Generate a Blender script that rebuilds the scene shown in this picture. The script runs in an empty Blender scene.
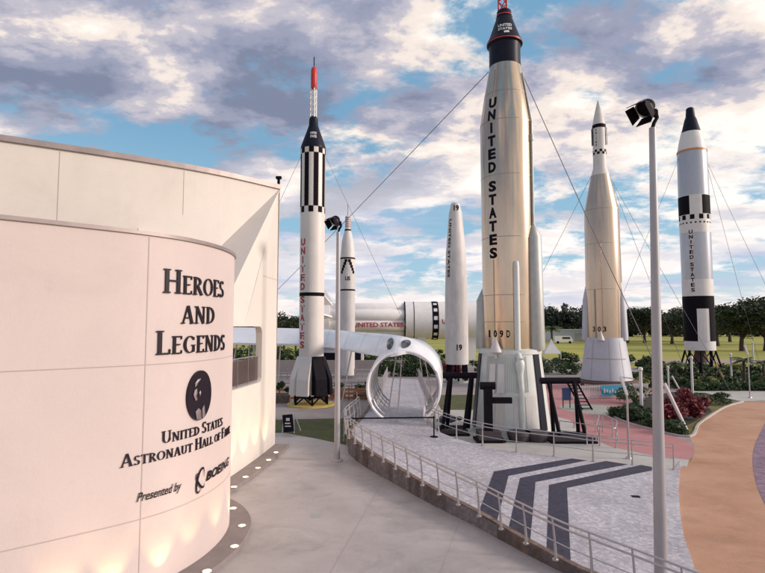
import bpy, math, random
from mathutils import Vector
random.seed(7)
R = math.radians
sc = bpy.context.scene
col = sc.collection
# ------------------------------------------------------------------ camera model (measurements were taken off the photo)
F = 540.0; PT = math.atan(39 / F); H = 6.0
CP, SP = math.cos(PT), math.sin(PT)
def ray(px, py):
    x = (px - 382.5) / F; y = -(py - 286.5) / F
    return (x, CP - y * SP, SP + y * CP)
def W(px, py, z=0.0):
    r = ray(px, py); t = (z - H) / r[2]; return (r[0] * t, r[1] * t)
def WY(px, py, Y):
    r = ray(px, py); t = Y / r[1]; return (r[0] * t, Y, H + r[2] * t)
def proj(x, y, z):
    z -= H; d = y * CP + z * SP; return (382.5 + F * x / d, 286.5 - F * (-y * SP + z * CP) / d)
def RZ(Y, py, w):
    z = WY(382, py, Y)[2]; d = Y * CP + (z - H) * SP
    return (w / 2 * d / F, z)
# ------------------------------------------------------------------ materials
def mat(name, c, rough=0.6, metal=0.0, var=0.0, vscale=3.0, bump=0.0, bscale=40.0, emit=None, es=0.0, spec=0.5, c2=None, stretch=None):
    m = bpy.data.materials.new(name); m.use_nodes = True
    nt = m.node_tree; b = nt.nodes['Principled BSDF']
    b.inputs['Base Color'].default_value = (*c, 1); b.inputs['Roughness'].default_value = rough
    b.inputs['Metallic'].default_value = metal; b.inputs['Specular IOR Level'].default_value = spec
    if emit: b.inputs['Emission Color'].default_value = (*emit, 1); b.inputs['Emission Strength'].default_value = es
    tc = nt.nodes.new('ShaderNodeTexCoord'); mp = nt.nodes.new('ShaderNodeMapping')
    nt.links.new(tc.outputs['Object'], mp.inputs[0])
    if stretch: mp.inputs['Scale'].default_value = stretch
    if var > 0 or c2:
        n = nt.nodes.new('ShaderNodeTexNoise'); n.inputs['Scale'].default_value = vscale; n.inputs['Detail'].default_value = 6; n.inputs['Roughness'].default_value = 0.65
        nt.links.new(mp.outputs[0], n.inputs[0])
        rp = nt.nodes.new('ShaderNodeValToRGB'); rp.color_ramp.elements[0].position = 0.3; rp.color_ramp.elements[1].position = 0.7
        d = c2 if c2 else tuple(x * (1 - var) for x in c); u = c if c2 else tuple(min(1, x * (1 + var)) for x in c)
        rp.color_ramp.elements[0].color = (*d, 1); rp.color_ramp.elements[1].color = (*u, 1)
        nt.links.new(n.outputs[0], rp.inputs[0]); nt.links.new(rp.outputs[0], b.inputs['Base Color'])
    if bump > 0:
        n2 = nt.nodes.new('ShaderNodeTexNoise'); n2.inputs['Scale'].default_value = bscale; n2.inputs['Detail'].default_value = 4
        nt.links.new(mp.outputs[0], n2.inputs[0])
        bp = nt.nodes.new('ShaderNodeBump'); bp.inputs['Strength'].default_value = bump; bp.inputs['Distance'].default_value = 0.02
        nt.links.new(n2.outputs[0], bp.inputs['Height']); nt.links.new(bp.outputs[0], b.inputs['Normal'])
    return m
def grime(m, spots=0.28, scale=0.5, grain=0.10, gscale=60):
    nt = m.node_tree; N = nt.nodes; L = nt.links; b = N['Principled BSDF']; lk = b.inputs['Base Color'].links[0]; src = lk.from_socket
    tc = N.new('ShaderNodeTexCoord'); cur = src
    for sc_, amt, lo, hi, det in ((scale, spots, 0.50, 0.72, 9), (gscale, grain, 0.35, 0.65, 2), (scale * 7, spots * .5, 0.60, 0.70, 5)):
        n = N.new('ShaderNodeTexNoise'); n.inputs['Scale'].default_value = sc_; n.inputs['Detail'].default_value = det; n.inputs['Roughness'].default_value = .7; n.inputs['Distortion'].default_value = .6
        L.new(tc.outputs['Object'], n.inputs[0]); mr = N.new('ShaderNodeMapRange'); mr.inputs[1].default_value = lo; mr.inputs[2].default_value = hi; mr.inputs[3].default_value = 1; mr.inputs[4].default_value = 1 - amt
        L.new(n.outputs[0], mr.inputs[0]); mx = N.new('ShaderNodeMix'); mx.data_type = 'RGBA'; mx.blend_type = 'MULTIPLY'; mx.inputs[0].default_value = 1
        L.new(cur, mx.inputs[6]); L.new(mr.outputs[0], mx.inputs[7]); cur = mx.outputs[2]
    L.new(cur, b.inputs['Base Color'])
def paving(name, cols, scale, rot=0.3, mortar=(0.2, 0.18, 0.2), brick=True, rough=0.7, stain=0.25):
    """small concrete cobbles: brick pattern with per-stone colour plus stains"""
    m = bpy.data.materials.new(name); m.use_nodes = True
    nt = m.node_tree; N = nt.nodes; L = nt.links; b = N['Principled BSDF']; b.inputs['Roughness'].default_value = rough
    tc = N.new('ShaderNodeTexCoord'); mp = N.new('ShaderNodeMapping'); mp.inputs['Rotation'].default_value = (0, 0, rot)
    L.new(tc.outputs['Object'], mp.inputs[0])
    v = N.new('ShaderNodeTexVoronoi'); v.inputs['Scale'].default_value = scale; v.inputs['Randomness'].default_value = 0.75; v.distance = 'CHEBYCHEV'
    L.new(mp.outputs[0], v.inputs['Vector'])
    sp = N.new('ShaderNodeSeparateColor'); L.new(v.outputs['Color'], sp.inputs[0])
    rp = N.new('ShaderNodeValToRGB'); cr = rp.color_ramp
    cr.elements[0].color = (*cols[0], 1); cr.elements[1].color = (*cols[-1], 1)
    for i, c in enumerate(cols[1:-1]):
        e = cr.elements.new((i + 1) / (len(cols) - 1)); e.color = (*c, 1)
    L.new(sp.outputs[0], rp.inputs[0])
    n = N.new('ShaderNodeTexNoise'); n.inputs['Scale'].default_value = 0.35; n.inputs['Detail'].default_value = 8; n.inputs['Roughness'].default_value = 0.7
    L.new(mp.outputs[0], n.inputs[0])
    mr = N.new('ShaderNodeMapRange'); mr.inputs[1].default_value = 0.3; mr.inputs[2].default_value = 0.7; mr.inputs[3].default_value = 1 - stain; mr.inputs[4].default_value = 1 + stain * 0.4
    L.new(n.outputs[0], mr.inputs[0])
    mx = N.new('ShaderNodeMix'); mx.data_type = 'RGBA'; mx.blend_type = 'MULTIPLY'; mx.inputs[0].default_value = 1
    L.new(rp.outputs[0], mx.inputs[6]); L.new(mr.outputs[0], mx.inputs[7])
    v2 = N.new('ShaderNodeTexVoronoi'); v2.inputs['Scale'].default_value = scale; v2.inputs['Randomness'].default_value = 0.75; v2.feature = 'DISTANCE_TO_EDGE'
    L.new(mp.outputs[0], v2.inputs['Vector'])
    lt = N.new('ShaderNodeMath'); lt.operation = 'LESS_THAN'; lt.inputs[1].default_value = 0.045; L.new(v2.outputs['Distance'], lt.inputs[0])
    sc_ = N.new('ShaderNodeMath'); sc_.operation = 'MULTIPLY'; sc_.inputs[1].default_value = 0.35; L.new(lt.outputs[0], sc_.inputs[0])
    m2 = N.new('ShaderNodeMix'); m2.data_type = 'RGBA'; L.new(sc_.outputs[0], m2.inputs[0]); L.new(mx.outputs[2], m2.inputs[6]); m2.inputs[7].default_value = (*mortar, 1)
    L.new(m2.outputs[2], b.inputs['Base Color'])
    return m
def leafmat(name, c, c2):
    m = bpy.data.materials.new(name); m.use_nodes = True
    nt = m.node_tree; b = nt.nodes['Principled BSDF']; b.inputs['Roughness'].default_value = 0.65
    g = nt.nodes.new('ShaderNodeNewGeometry'); rp = nt.nodes.new('ShaderNodeValToRGB')
    rp.color_ramp.elements[0].color = (*c, 1); rp.color_ramp.elements[1].color = (*c2, 1)
    nt.links.new(g.outputs['Random Per Island'], rp.inputs[0]); nt.links.new(rp.outputs[0], b.inputs['Base Color'])
    return m
M = {}
M['wall'] = mat('painted_render', (0.63, 0.52, 0.495), 0.75, var=0.035, vscale=0.35, stretch=(1, 1, 0.5), bump=0.10, bscale=25)
M['wall2'] = mat('cream_render', (0.71, 0.64, 0.585), 0.75, var=0.035, vscale=0.35, stretch=(1, 1, 0.5), bump=0.10, bscale=25)
M['joint'] = mat('joint', (0.42, 0.35, 0.33), 0.9)
M['coping'] = mat('coping_metal', (0.34, 0.28, 0.27), 0.5, 0.4, var=0.15, vscale=1.5)
M['ledge'] = mat('ledge_concrete', (0.25, 0.205, 0.195), 0.8, var=0.12, vscale=2, bump=0.3)
M['letter'] = mat('bronze_letter', (0.014, 0.008, 0.016), 0.35, 0.0, spec=0.3)
M['bronze'] = mat('bronze_relief', (0.6, 0.5, 0.5), 0.3, 0.9)
M['glow'] = mat('uplight_lens', (1, 0.9, 0.7), 0.4, emit=(1, 0.82, 0.45), es=6)
M['steel'] = mat('brushed_steel', (0.5, 0.47, 0.48), 0.35, 0.8, var=0.1, vscale=8)
M['pole'] = mat('galvanised_pole', (0.40, 0.38, 0.40), 0.5, 0.35, var=0.12, vscale=3, stretch=(1, 1, 0.3))
M['black'] = mat('black_paint', (0.010, 0.008, 0.012), 0.6, var=0.3, vscale=6, spec=0.06)
M['navy'] = mat('navy_paint', (0.010, 0.011, 0.024), 0.4, var=0.2, spec=0.15)
M['glass'] = mat('dark_glass', (0.02, 0.022, 0.03), 0.08, 0.0, spec=0.8)
M['brownglass'] = mat('tinted_panel', (0.10, 0.07, 0.065), 0.2, 0.2)
M['white'] = mat('white_paint', (0.72, 0.69, 0.68), 0.4, var=0.05, vscale=1.5)
M['whiteg'] = mat('white_gloss_roof', (0.82, 0.82, 0.86), 0.25, var=0.03, vscale=1.2)
M['dirtywhite'] = mat('weathered_white', (0.66, 0.62, 0.60), 0.5, var=0.14, vscale=1.6, stretch=(1, 1, 0.25))
M['satwhite'] = mat('pale_rocket_white', (0.84, 0.79, 0.77), 0.5, var=0.06, vscale=1.2)
M['rwhite'] = mat('redstone_white', (0.72, 0.66, 0.62), 0.45, var=0.05, vscale=1.0, stretch=(1, 1, 0.2))
M['red'] = mat('red_paint', (0.55, 0.03, 0.03), 0.45, var=0.1)
M['redtext'] = mat('red_lettering', (0.42, 0.04, 0.05), 0.6)
M['orangeband'] = mat('orange_band', (0.55, 0.24, 0.09), 0.5)
M['alu'] = mat('atlas_skin', (0.59, 0.455, 0.345), 0.19, 0.9, var=0.10, vscale=1.6, bump=0.14, bscale=2.5, stretch=(1, 1, 0.25))
M['alu2'] = mat('atlas_skin_seam', (0.36, 0.29, 0.25), 0.4, 0.7)
M['agena'] = mat('agena_skin', (0.56, 0.435, 0.34), 0.24, 0.82, var=0.08, vscale=1.3, bump=0.06, bscale=2.5, stretch=(1, 1, 0.25))
M['titan'] = mat('titan_skin', (0.40, 0.40, 0.44), 0.3, 0.75, var=0.07, vscale=1.3, stretch=(1, 1, 0.3))
M['greygreen'] = mat('booster_skirt', (0.62, 0.635, 0.61), 0.5, 0.1, var=0.07, vscale=1.5)
M['greyblue'] = mat('agena_skirt', (0.52, 0.53, 0.58), 0.5, 0.1, var=0.06, vscale=1.5)
M['grey'] = mat('fairing_grey', (0.42, 0.42, 0.40), 0.45, 0.3, var=0.08)
M['cable'] = mat('guy_cable', (0.22, 0.20, 0.22), 0.5, 0.5)
M['rust'] = mat('rusty_steel', (0.13, 0.075, 0.06), 0.7, var=0.3, vscale=5)
M['concrete'] = mat('retaining_concrete', (0.27, 0.19, 0.15), 0.85, bump=0.8, bscale=12, c2=(0.06, 0.038, 0.032), vscale=3.2, var=0.1)
M['yellow'] = mat('yellow_paint', (0.62, 0.46, 0.12), 0.6, var=0.1)
M['wood'] = mat('brown_timber', (0.26, 0.12, 0.06), 0.7, var=0.2, vscale=4)
M['trunk'] = mat('bark', (0.07, 0.05, 0.04), 0.9, var=0.2, vscale=5)
M['leaf'] = leafmat('oak_leaf', (0.012, 0.022, 0.010), (0.05, 0.07, 0.022))
M['leafd'] = leafmat('pine_leaf', (0.016, 0.026, 0.024), (0.045, 0.06, 0.042))
M['shrub'] = leafmat('shrub_leaf', (0.012, 0.03, 0.012), (0.07, 0.12, 0.03))
M['shruby'] = leafmat('yellow_shrub_leaf', (0.08, 0.10, 0.02), (0.28, 0.27, 0.07))
M['shrubr'] = leafmat('red_shrub_leaf', (0.05, 0.008, 0.012), (0.30, 0.035, 0.045))
M['palm'] = leafmat('palm_leaf', (0.03, 0.06, 0.02), (0.12, 0.17, 0.06))
M['blue'] = mat('blue_banner', (0.03, 0.28, 0.45), 0.6)
M['canvas'] = mat('tent_canvas', (0.75, 0.72, 0.70), 0.8)
M['lawn'] = mat('lawn', (0.46, 0.40, 0.06), 0.9, bump=0.5, bscale=8, c2=(0.20, 0.22, 0.035), vscale=0.05, var=0.1, stretch=(0.35, 1.6, 1))
M['turf'] = mat('turf', (0.115, 0.115, 0.03), 0.9, bump=0.6, bscale=30, c2=(0.045, 0.055, 0.016), vscale=1.0, var=0.1)
M['verge'] = mat('verge_grass', (0.22, 0.18, 0.045), 0.9, bump=0.6, bscale=30, c2=(0.10, 0.095, 0.025), vscale=1.0, var=0.1)
M['mulch'] = mat('mulch', (0.035, 0.024, 0.02), 0.95, var=0.4, vscale=6, bump=0.6)
M['plaza'] = mat('plaza_concrete', (0.52, 0.465, 0.45), 0.5, bump=0.2, bscale=20, c2=(0.41, 0.36, 0.35), vscale=0.6, var=0.1)
M['pad'] = mat('pad_concrete', (0.50, 0.47, 0.44), 0.7, var=0.1, vscale=0.8)
M['pink'] = mat('pink_concrete', (0.50, 0.215, 0.215), 0.75, var=0.10, vscale=0.7)
M['mint'] = mat('green_concrete', (0.36, 0.36, 0.31), 0.75, var=0.08, vscale=0.7)
M['orange'] = mat('orange_concrete', (0.60, 0.345, 0.225), 0.8, bump=0.4, bscale=22, c2=(0.47, 0.235, 0.135), vscale=0.4, var=0.1)
M['road'] = mat('tan_road', (0.38, 0.28, 0.22), 0.85, var=0.1)
M['cobble'] = paving('lavender_cobble', [(0.40, 0.37, 0.43), (0.48, 0.45, 0.50), (0.53, 0.50, 0.54), (0.66, 0.62, 0.65)], 10.0, 0.5, (0.26, 0.23, 0.27))
M['stripe'] = paving('dark_cobble', [(0.022, 0.020, 0.042), (0.034, 0.030, 0.06), (0.05, 0.043, 0.078)], 10.0, 0.5, (0.02, 0.02, 0.04))
M['purple'] = paving('purple_cobble', [(0.20, 0.12, 0.18), (0.28, 0.17, 0.24), (0.34, 0.22, 0.28)], 4.0, 0.2, (0.1, 0.06, 0.1))
M['court'] = mat('court_paving', (0.36, 0.30, 0.29), 0.75, var=0.1, vscale=0.5)
grime(M['plaza']); grime(M['orange'], .22, .6, .14, 45); grime(M['pad'], .2); grime(M['cobble'], .15, .5, .08); grime(M['pink'], .15); grime(M['wall'], .07, .5, .04, 30); grime(M['wall2'], .07, .5, .04, 30); grime(M['court'], .3); grime(M['purple'], .2); grime(M['dirtywhite'], .14, .5, .03); grime(M['rwhite'], .1, .5, .03); grime(M['whiteg'], .12, .8, .03)
# ------------------------------------------------------------------ mesh helpers
class MB:
    def __init__(s): s.v = []; s.f = []; s.m = []; s.mi = 0
    def add(s, vs, fs, mi=None):
        o = len(s.v); s.v += [tuple(p) for p in vs]; s.f += [tuple(i + o for i in f) for f in fs]
        s.m += [s.mi if mi is None else mi] * len(fs); return s
    def box(s, x0, y0, z0, x1, y1, z1, mi=None):
        return s.add([(x, y, z) for z in (z0, z1) for y in (y0, y1) for x in (x0, x1)],
                     [(0, 2, 3, 1), (4, 5, 7, 6), (0, 1, 5, 4), (2, 6, 7, 3), (0, 4, 6, 2), (1, 3, 7, 5)], mi)
    def cyl(s, a, b, r0, r1=None, n=10, mi=None, cap=True):
        if r1 is None: r1 = r0
        a = Vector(a); b = Vector(b); d = (b - a).normalized()
        u = d.orthogonal().normalized(); w = d.cross(u)
        vs = []
        for p, r in ((a, r0), (b, r1)):
            for i in range(n):
                t = 2 * math.pi * i / n; vs.append(p + (u * math.cos(t) + w * math.sin(t)) * r)
        fs = [(i, (i + 1) % n, n + (i + 1) % n, n + i) for i in range(n)]
        if cap: fs += [tuple(range(n - 1, -1, -1)), tuple(range(n, 2 * n))]
        return s.add(vs, fs, mi)
    def bar(s, a, b, w, h, mi=None):
        a = Vector(a); b = Vector(b); d = (b - a).normalized(); up = Vector((0, 0, 1))
        if abs(d.z) > 0.95: up = Vector((0, 1, 0))
        u = d.cross(up).normalized() * w / 2; v = u.cross(d).normalized() * h / 2
        vs = [p + i * u + j * v for p in (a, b) for i, j in ((-1, -1), (1, -1), (1, 1), (-1, 1))]
        return s.add(vs, [(3, 2, 1, 0), (4, 5, 6, 7), (0, 1, 5, 4), (1, 2, 6, 5), (2, 3, 7, 6), (3, 0, 4, 7)], mi)
    def tube(s, pts, r, n=8, mi=None):
        pts = [Vector(p) for p in pts]; k = len(pts); vs = []
        for i, p in enumerate(pts):
            d = (pts[min(i + 1, k - 1)] - pts[max(i - 1, 0)]).normalized()
            up = Vector((0, 0, 1)) if abs(d.z) < 0.9 else Vector((0, 1, 0))
            u = d.cross(up).normalized(); w = d.cross(u)
            rr = r[i] if isinstance(r, (list, tuple)) else r
            for j in range(n):
                t = 2 * math.pi * j / n; vs.append(p + (u * math.cos(t) + w * math.sin(t)) * rr)
        fs = [(i * n + j, i * n + (j + 1) % n, (i + 1) * n + (j + 1) % n, (i + 1) * n + j) for i in range(k - 1) for j in range(n)]
        fs += [tuple(range(n - 1, -1, -1)), tuple(range((k - 1) * n, k * n))]
        return s.add(vs, fs, mi)
    def lathe(s, cx, cy, prof, n=48, mi=None, a0=0.0, fn=None, cap=True, a1=None):
        """prof [(r,z)] ; fn(seg, sector)->material index"""
        full = a1 is None; arc = 2 * math.pi if full else a1 - a0
        cnt = n if full else n + 1; vs = []
        for r, z in prof:
            for j in range(cnt):
                t = a0 + arc * j / n; vs.append((cx + r * math.sin(t), cy - r * math.cos(t), z))
        base = len(s.v); s.v += vs
        for i in range(len(prof) - 1):
            for j in range(n):
                j2 = (j + 1) % cnt if full else j + 1
                s.f.append((base + i * cnt + j, base + i * cnt + j2, base + (i + 1) * cnt + j2, base + (i + 1) * cnt + j))
                s.m.append(fn(i, j) if fn else (s.mi if mi is None else mi))
        if cap and full:
            for k, rev in ((0, True), (len(prof) - 1, False)):
                f = [base + k * cnt + j for j in range(cnt)]
                if prof[k][0] > 0.001:
                    s.f.append(tuple(f[::-1] if rev else f)); s.m.append(fn(min(k, len(prof) - 2), 0) if fn else (s.mi if mi is None else mi))
        return s
    def prism(s, pts, z0, z1, mi=None, ztop=None):
        """polygon in plan, extruded; ztop(x,y) optional"""
        n = len(pts); vs = [(x, y, z0) for x, y in pts] + [(x, y, ztop(x, y) if ztop else z1) for x, y in pts]
        fs = [tuple(range(n - 1, -1, -1)), tuple(range(n, 2 * n))] + [(i, (i + 1) % n, n + (i + 1) % n, n + i) for i in range(n)]
        return s.add(vs, fs, mi)
    def ico(s, c, r, mi=None, sx=1, sy=1, sz=1):
        n = 12; m = 7; vs = []; 
        for i in range(m + 1):
            ph = math.pi * i / m
            for j in range(n):
                t = 2 * math.pi * j / n
                vs.append((c[0] + r * sx * math.sin(ph) * math.cos(t), c[1] + r * sy * math.sin(ph) * math.sin(t), c[2] + r * sz * math.cos(ph)))
        fs = [(i * n + j, (i + 1) * n + j, (i + 1) * n + (j + 1) % n, i * n + (j + 1) % n) for i in range(m) for j in range(n)]
        return s.add(vs, fs, mi)
    def build(s, name, mats, parent=None, smooth=None, o=None, fix=True):
        me = bpy.data.meshes.new(name); off = o
        if off is None and parent is None and s.v:
            xs = [p[0] for p in s.v]; ys = [p[1] for p in s.v]; zs = [p[2] for p in s.v]
            off = ((min(xs) + max(xs)) / 2, (min(ys) + max(ys)) / 2, min(zs))
        if parent is not None: off = world_loc(parent)
        vs = [(p[0] - off[0], p[1] - off[1], p[2] - off[2]) for p in s.v] if off else s.v
        me.from_pydata(vs, [], s.f)
        if not isinstance(mats, (list, tuple)): mats = [mats]
        for m in mats: me.materials.append(M[m] if isinstance(m, str) else m)
        if len(mats) > 1: me.polygons.foreach_set('material_index', s.m)
        me.validate()
        if fix:
            import bmesh
            bm = bmesh.new(); bm.from_mesh(me); bmesh.ops.recalc_face_normals(bm, faces=bm.faces); bm.to_mesh(me); bm.free()
        ob = bpy.data.objects.new(name, me); col.objects.link(ob)
        if smooth:
            me.shade_smooth(); me.set_sharp_from_angle(angle=R(smooth))
        if parent is not None: ob.parent = parent
        elif off: ob.location = off
        return ob
def world_loc(o):
    v = Vector((0, 0, 0))
    while o is not None: v += o.location; o = o.parent
    return v
def tag(o, label=None, cat=None, group=None, kind=None):
    for k, v in (('label', label), ('category', cat), ('group', group), ('kind', kind)):
        if v: o[k] = v
    return o
def thing(name, label, cat, loc=(0, 0, 0), group=None):
    o = bpy.data.objects.new(name, None); col.objects.link(o); o.location = loc; o.empty_display_size = 0.3
    return tag(o, label, cat, group)
def copy_tree(o, parent=None):
    c = o.copy(); col.objects.link(c); c.parent = parent
    for ch in [x for x in col.objects if x.parent == o]: copy_tree(ch, c)
    return c
def struct(name, mb, mats, smooth=None): return tag(mb.build(name, mats, smooth=smooth), kind='structure')
def sheet(name, pts, z, m, zf=None):
    mb = MB(); mb.add([(x, y, zf(x, y) + z if zf else z) for x, y in pts], [tuple(range(len(pts)))])
    me_ob = mb.build(name, m, fix=False)
    if me_ob.data.polygons[0].normal.z < 0: me_ob.data.flip_normals()
    return tag(me_ob, kind='structure')
def crom(pts, k=8, closed=False):
    P = [Vector(p) for p in pts]; n = len(P); out = []
    for i in range(n if closed else n - 1):
        g = lambda j: P[j % n] if closed else P[max(0, min(n - 1, j))]
        a, b, c, d = g(i - 1), g(i), g(i + 1), g(i + 2)
        for t in [q / k for q in range(k)]:
            out.append(0.5 * ((2 * b) + (c - a) * t + (2 * a - 5 * b + 4 * c - d) * t * t + (-a + 3 * b - 3 * c + d) * t ** 3))
    if not closed: out.append(P[-1])
    return out
class Path:
    def __init__(s, pts):
        s.p = [Vector(q) for q in pts]; s.s = [0]
        for i in range(1, len(s.p)): s.s.append(s.s[-1] + (s.p[i] - s.p[i - 1]).length)
        s.L = s.s[-1]
    def at(s, d):
        d = max(0, min(s.L - 1e-6, d)); lo, hi = 0, len(s.s) - 1
        while hi - lo > 1:
            m = (lo + hi) // 2
            if s.s[m] <= d: lo = m
            else: hi = m
        t = (d - s.s[lo]) / max(1e-9, s.s[hi] - s.s[lo]); p = s.p[lo].lerp(s.p[hi], t)
        return p, (s.p[hi] - s.p[lo]).normalized()
def offset2(pts, d):
    out = []
    for i, p in enumerate(pts):
        t = Vector(pts[min(i + 1, len(pts) - 1)]) - Vector(pts[max(i - 1, 0)]); t = Vector((t.x, t.y)).normalized()
        out.append((p[0] + t.y * d, p[1] - t.x * d))
    return out
# ------------------------------------------------------------------ lettering
_tc = {}
def font2d(txt, bold=0.0, shear=0.0):
    key = (txt, bold, shear)
    if key in _tc: return _tc[key]
    cu = bpy.data.curves.new('t', 'FONT'); cu.body = txt; cu.size = 1.0; cu.offset = bold; cu.shear = shear; cu.resolution_u = 3
    ob = bpy.data.objects.new('t', cu); col.objects.link(ob)
    dg = bpy.context.evaluated_depsgraph_get(); dg.update()
    me = bpy.data.meshes.new_from_object(ob.evaluated_get(dg))
    vs = [(v.co.x, v.co.y) for v in me.vertices]; fs = [tuple(p.vertices) for p in me.polygons]
    bpy.data.objects.remove(ob); bpy.data.curves.remove(cu); bpy.data.meshes.remove(me)
    x0 = min(v[0] for v in vs); x1 = max(v[0] for v in vs); y0 = min(v[1] for v in vs); y1 = max(v[1] for v in vs)
    _tc[key] = (vs, fs, x0, x1, y0, y1); return _tc[key]
def put_text(mb, txt, fmap, u0, u1, v0, v1, bold=0.02, shear=0.0, mi=None):
    """fit txt in rectangle (u0..u1, v0..v1), fmap(u,v)->xyz"""
    vs, fs, x0, x1, y0, y1 = font2d(txt, bold, shear)
    mb.add([fmap(u0 + (x - x0) / (x1 - x0) * (u1 - u0), v0 + (y - y0) / (y1 - y0) * (v1 - v0)) for x, y in vs], fs, mi)
TK, TN = 0.155, 0.07
def seg(x0, y0, x1, y1, w): return ('L', x0, y0, x1, y1, w)
def srf(x, y, l=0.30): return ('L', x - l / 2, y, x + l / 2, y, 0.055)
G = {
 'H': (0.84, [seg(.16, 0, .16, 1, TK), seg(.68, 0, .68, 1, TK), seg(.2, .52, .64, .52, TN)] + [srf(x, y) for x in (.16, .68) for y in (.03, .97)]),
 'E': (0.66, [seg(.16, 0, .16, 1, TK), seg(.1, .965, .58, .965, TN), seg(.2, .52, .5, .52, TN), seg(.1, .035, .6, .035, TN), seg(.585, .8, .585, 1, .05), seg(.6, 0, .6, .2, .05), srf(.12, .03, .2), srf(.12, .97, .2)]),
 'F': (0.62, [seg(.16, 0, .16, 1, TK), seg(.1, .965, .58, .965, TN), seg(.2, .52, .5, .52, TN), seg(.585, .8, .585, 1, .05), srf(.16, .03), srf(.12, .97, .2)]),
 'L': (0.62, [seg(.16, 0, .16, 1, TK), seg(.1, .035, .58, .035, TN), seg(.58, 0, .58, .22, .05), srf(.16, .97), srf(.12, .03, .2)]),
 'I': (0.32, [seg(.16, 0, .16, 1, TK), srf(.16, .03), srf(.16, .97)]),
 'T': (0.72, [seg(.36, 0, .36, 1, TK), seg(.04, .965, .68, .965, TN), seg(.05, .8, .05, 1, .05), seg(.67, .8, .67, 1, .05), srf(.36, .03)]),
 'R': (0.76, [seg(.16, 0, .16, 1, TK), ('A', .2, .74, .36, .225, -90, 90, TN, TK), seg(.34, .52, .68, .02, TK), srf(.16, .03), srf(.12, .97, .2), srf(.7, .03, .16)]),
 'P': (0.66, [seg(.16, 0, .16, 1, TK), ('A', .2, .72, .36, .245, -90, 90, TN, TK), srf(.16, .03), srf(.12, .97, .2)]),
 'D': (0.82, [seg(.16, 0, .16, 1, TK), ('A', .2, .5, .5, .465, -90, 90, TN, TK), srf(.12, .03, .2), srf(.12, .97, .2)]),
 'O': (0.92, [('A', .46, .5, .36, .465, 0, 360, TN, TK)]),
 'G': (0.90, [('A', .46, .5, .36, .465, 42, 325, TN, TK), seg(.74, .06, .74, .44, TK * .85), srf(.72, .45, .28), seg(.74, .74, .74, .92, .05)]),
 'S': (0.60, [('A', .3, .74, .19, .225, 35, 270, TN * 1.2, TK * .9), ('A', .3, .26, .2, .225, -145, 90, TN * 1.2, TK * .9), seg(.47, .8, .47, .98, .05), seg(.1, .02, .1, .2, .05)]),
 'A': (0.84, [seg(.1, 0, .40, 1, TN), seg(.42, 1, .72, 0, TK), seg(.2, .33, .62, .33, TN), srf(.11, .03, .24), srf(.72, .03, .28)]),
 'N': (0.88, [seg(.15, 0, .15, 1, TN), seg(.15, .98, .7, .02, TK), seg(.71, 0, .71, 1, TN), srf(.15, .03, .26), srf(.1, .97, .2), srf(.71, .97, .26)]),
 'M': (1.00, [seg(.13, 0, .17, 1, TN), seg(.17, .98, .49, .05, TK), seg(.49, .05, .82, .98, TN), seg(.83, 0, .83, 1, TK), srf(.13, .03, .24), srf(.83, .03, .28)]),
 'U': (0.84, [seg(.17, .33, .17, 1, TK), seg(.68, .33, .68, 1, TN), ('A', .425, .35, .255, .315, -180, 0, TN, TK * .95), srf(.17, .97), srf(.68, .97, .26)]),
}
def serif_line(mb, words, fmap, u0, u1, z0, hb, hs, depth):
    """small-caps: first letter of each capitalised word is taller"""
    items = []; x = 0
    for ch, big in words:
        h = hb if big else hs
        if ch == ' ': x += hs * 0.38; continue
        w, st = G[ch]; items.append((x, h, st)); x += w * h * 1.0 + hs * 0.07
    k = (u1 - u0) / x; q = 0
    for x0, h, st in items:
        for s_ in st:
            q += 1; dd = depth + (q % 5) * 0.0012
            if s_[0] == 'L':
                _, a, b, c, d, w = s_; L = math.hypot(c - a, d - b); nx, ny = -(d - b) / L * w / 2, (c - a) / L * w / 2
                rows = [((a + nx, b + ny), (a - nx, b - ny)), ((c + nx, d + ny), (c - nx, d - ny))]
            else:
                _, cx, cy, rx, ry, a0, a1, wt, wk = s_; rows = []
                n = max(8, int(abs(a1 - a0) / 14))
                for i in range(n + 1):
                    t = R(a0 + (a1 - a0) * i / n); w = wt + (wk - wt) * abs(math.cos(t)) ** 1.5
                    rows.append(((cx + (rx + w / 2) * math.cos(t), cy + (ry + w * .35) * math.sin(t)), (cx + (rx - w / 2) * math.cos(t), cy + (ry - w * .35) * math.sin(t))))
            vs = []
            for (o, i_) in rows:
                for p in (o, i_):
                    for dz in (dd, 0.012):
                        vs.append(fmap(u0 + (x0 + p[0] * h) * k, z0 + p[1] * h, dz))
            n = len(rows); fs = []
            for i in range(n - 1):
                a = i * 4; b = a + 4
                fs += [(a, a + 2, b + 2, b), (a, b, b + 1, a + 1), (a + 2, a + 3, b + 3, b + 2)]
            fs += [(0, 1, 3, 2), (4 * n - 4, 4 * n - 2, 4 * n - 1, 4 * n - 3)]
            mb.add(vs, fs)
def sm(txt):
    out = []; new = True
    for c in txt:
        if c == ' ': out.append((' ', False)); new = True; continue
        out.append((c.upper(), c.isupper())); new = False
    return out
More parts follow.
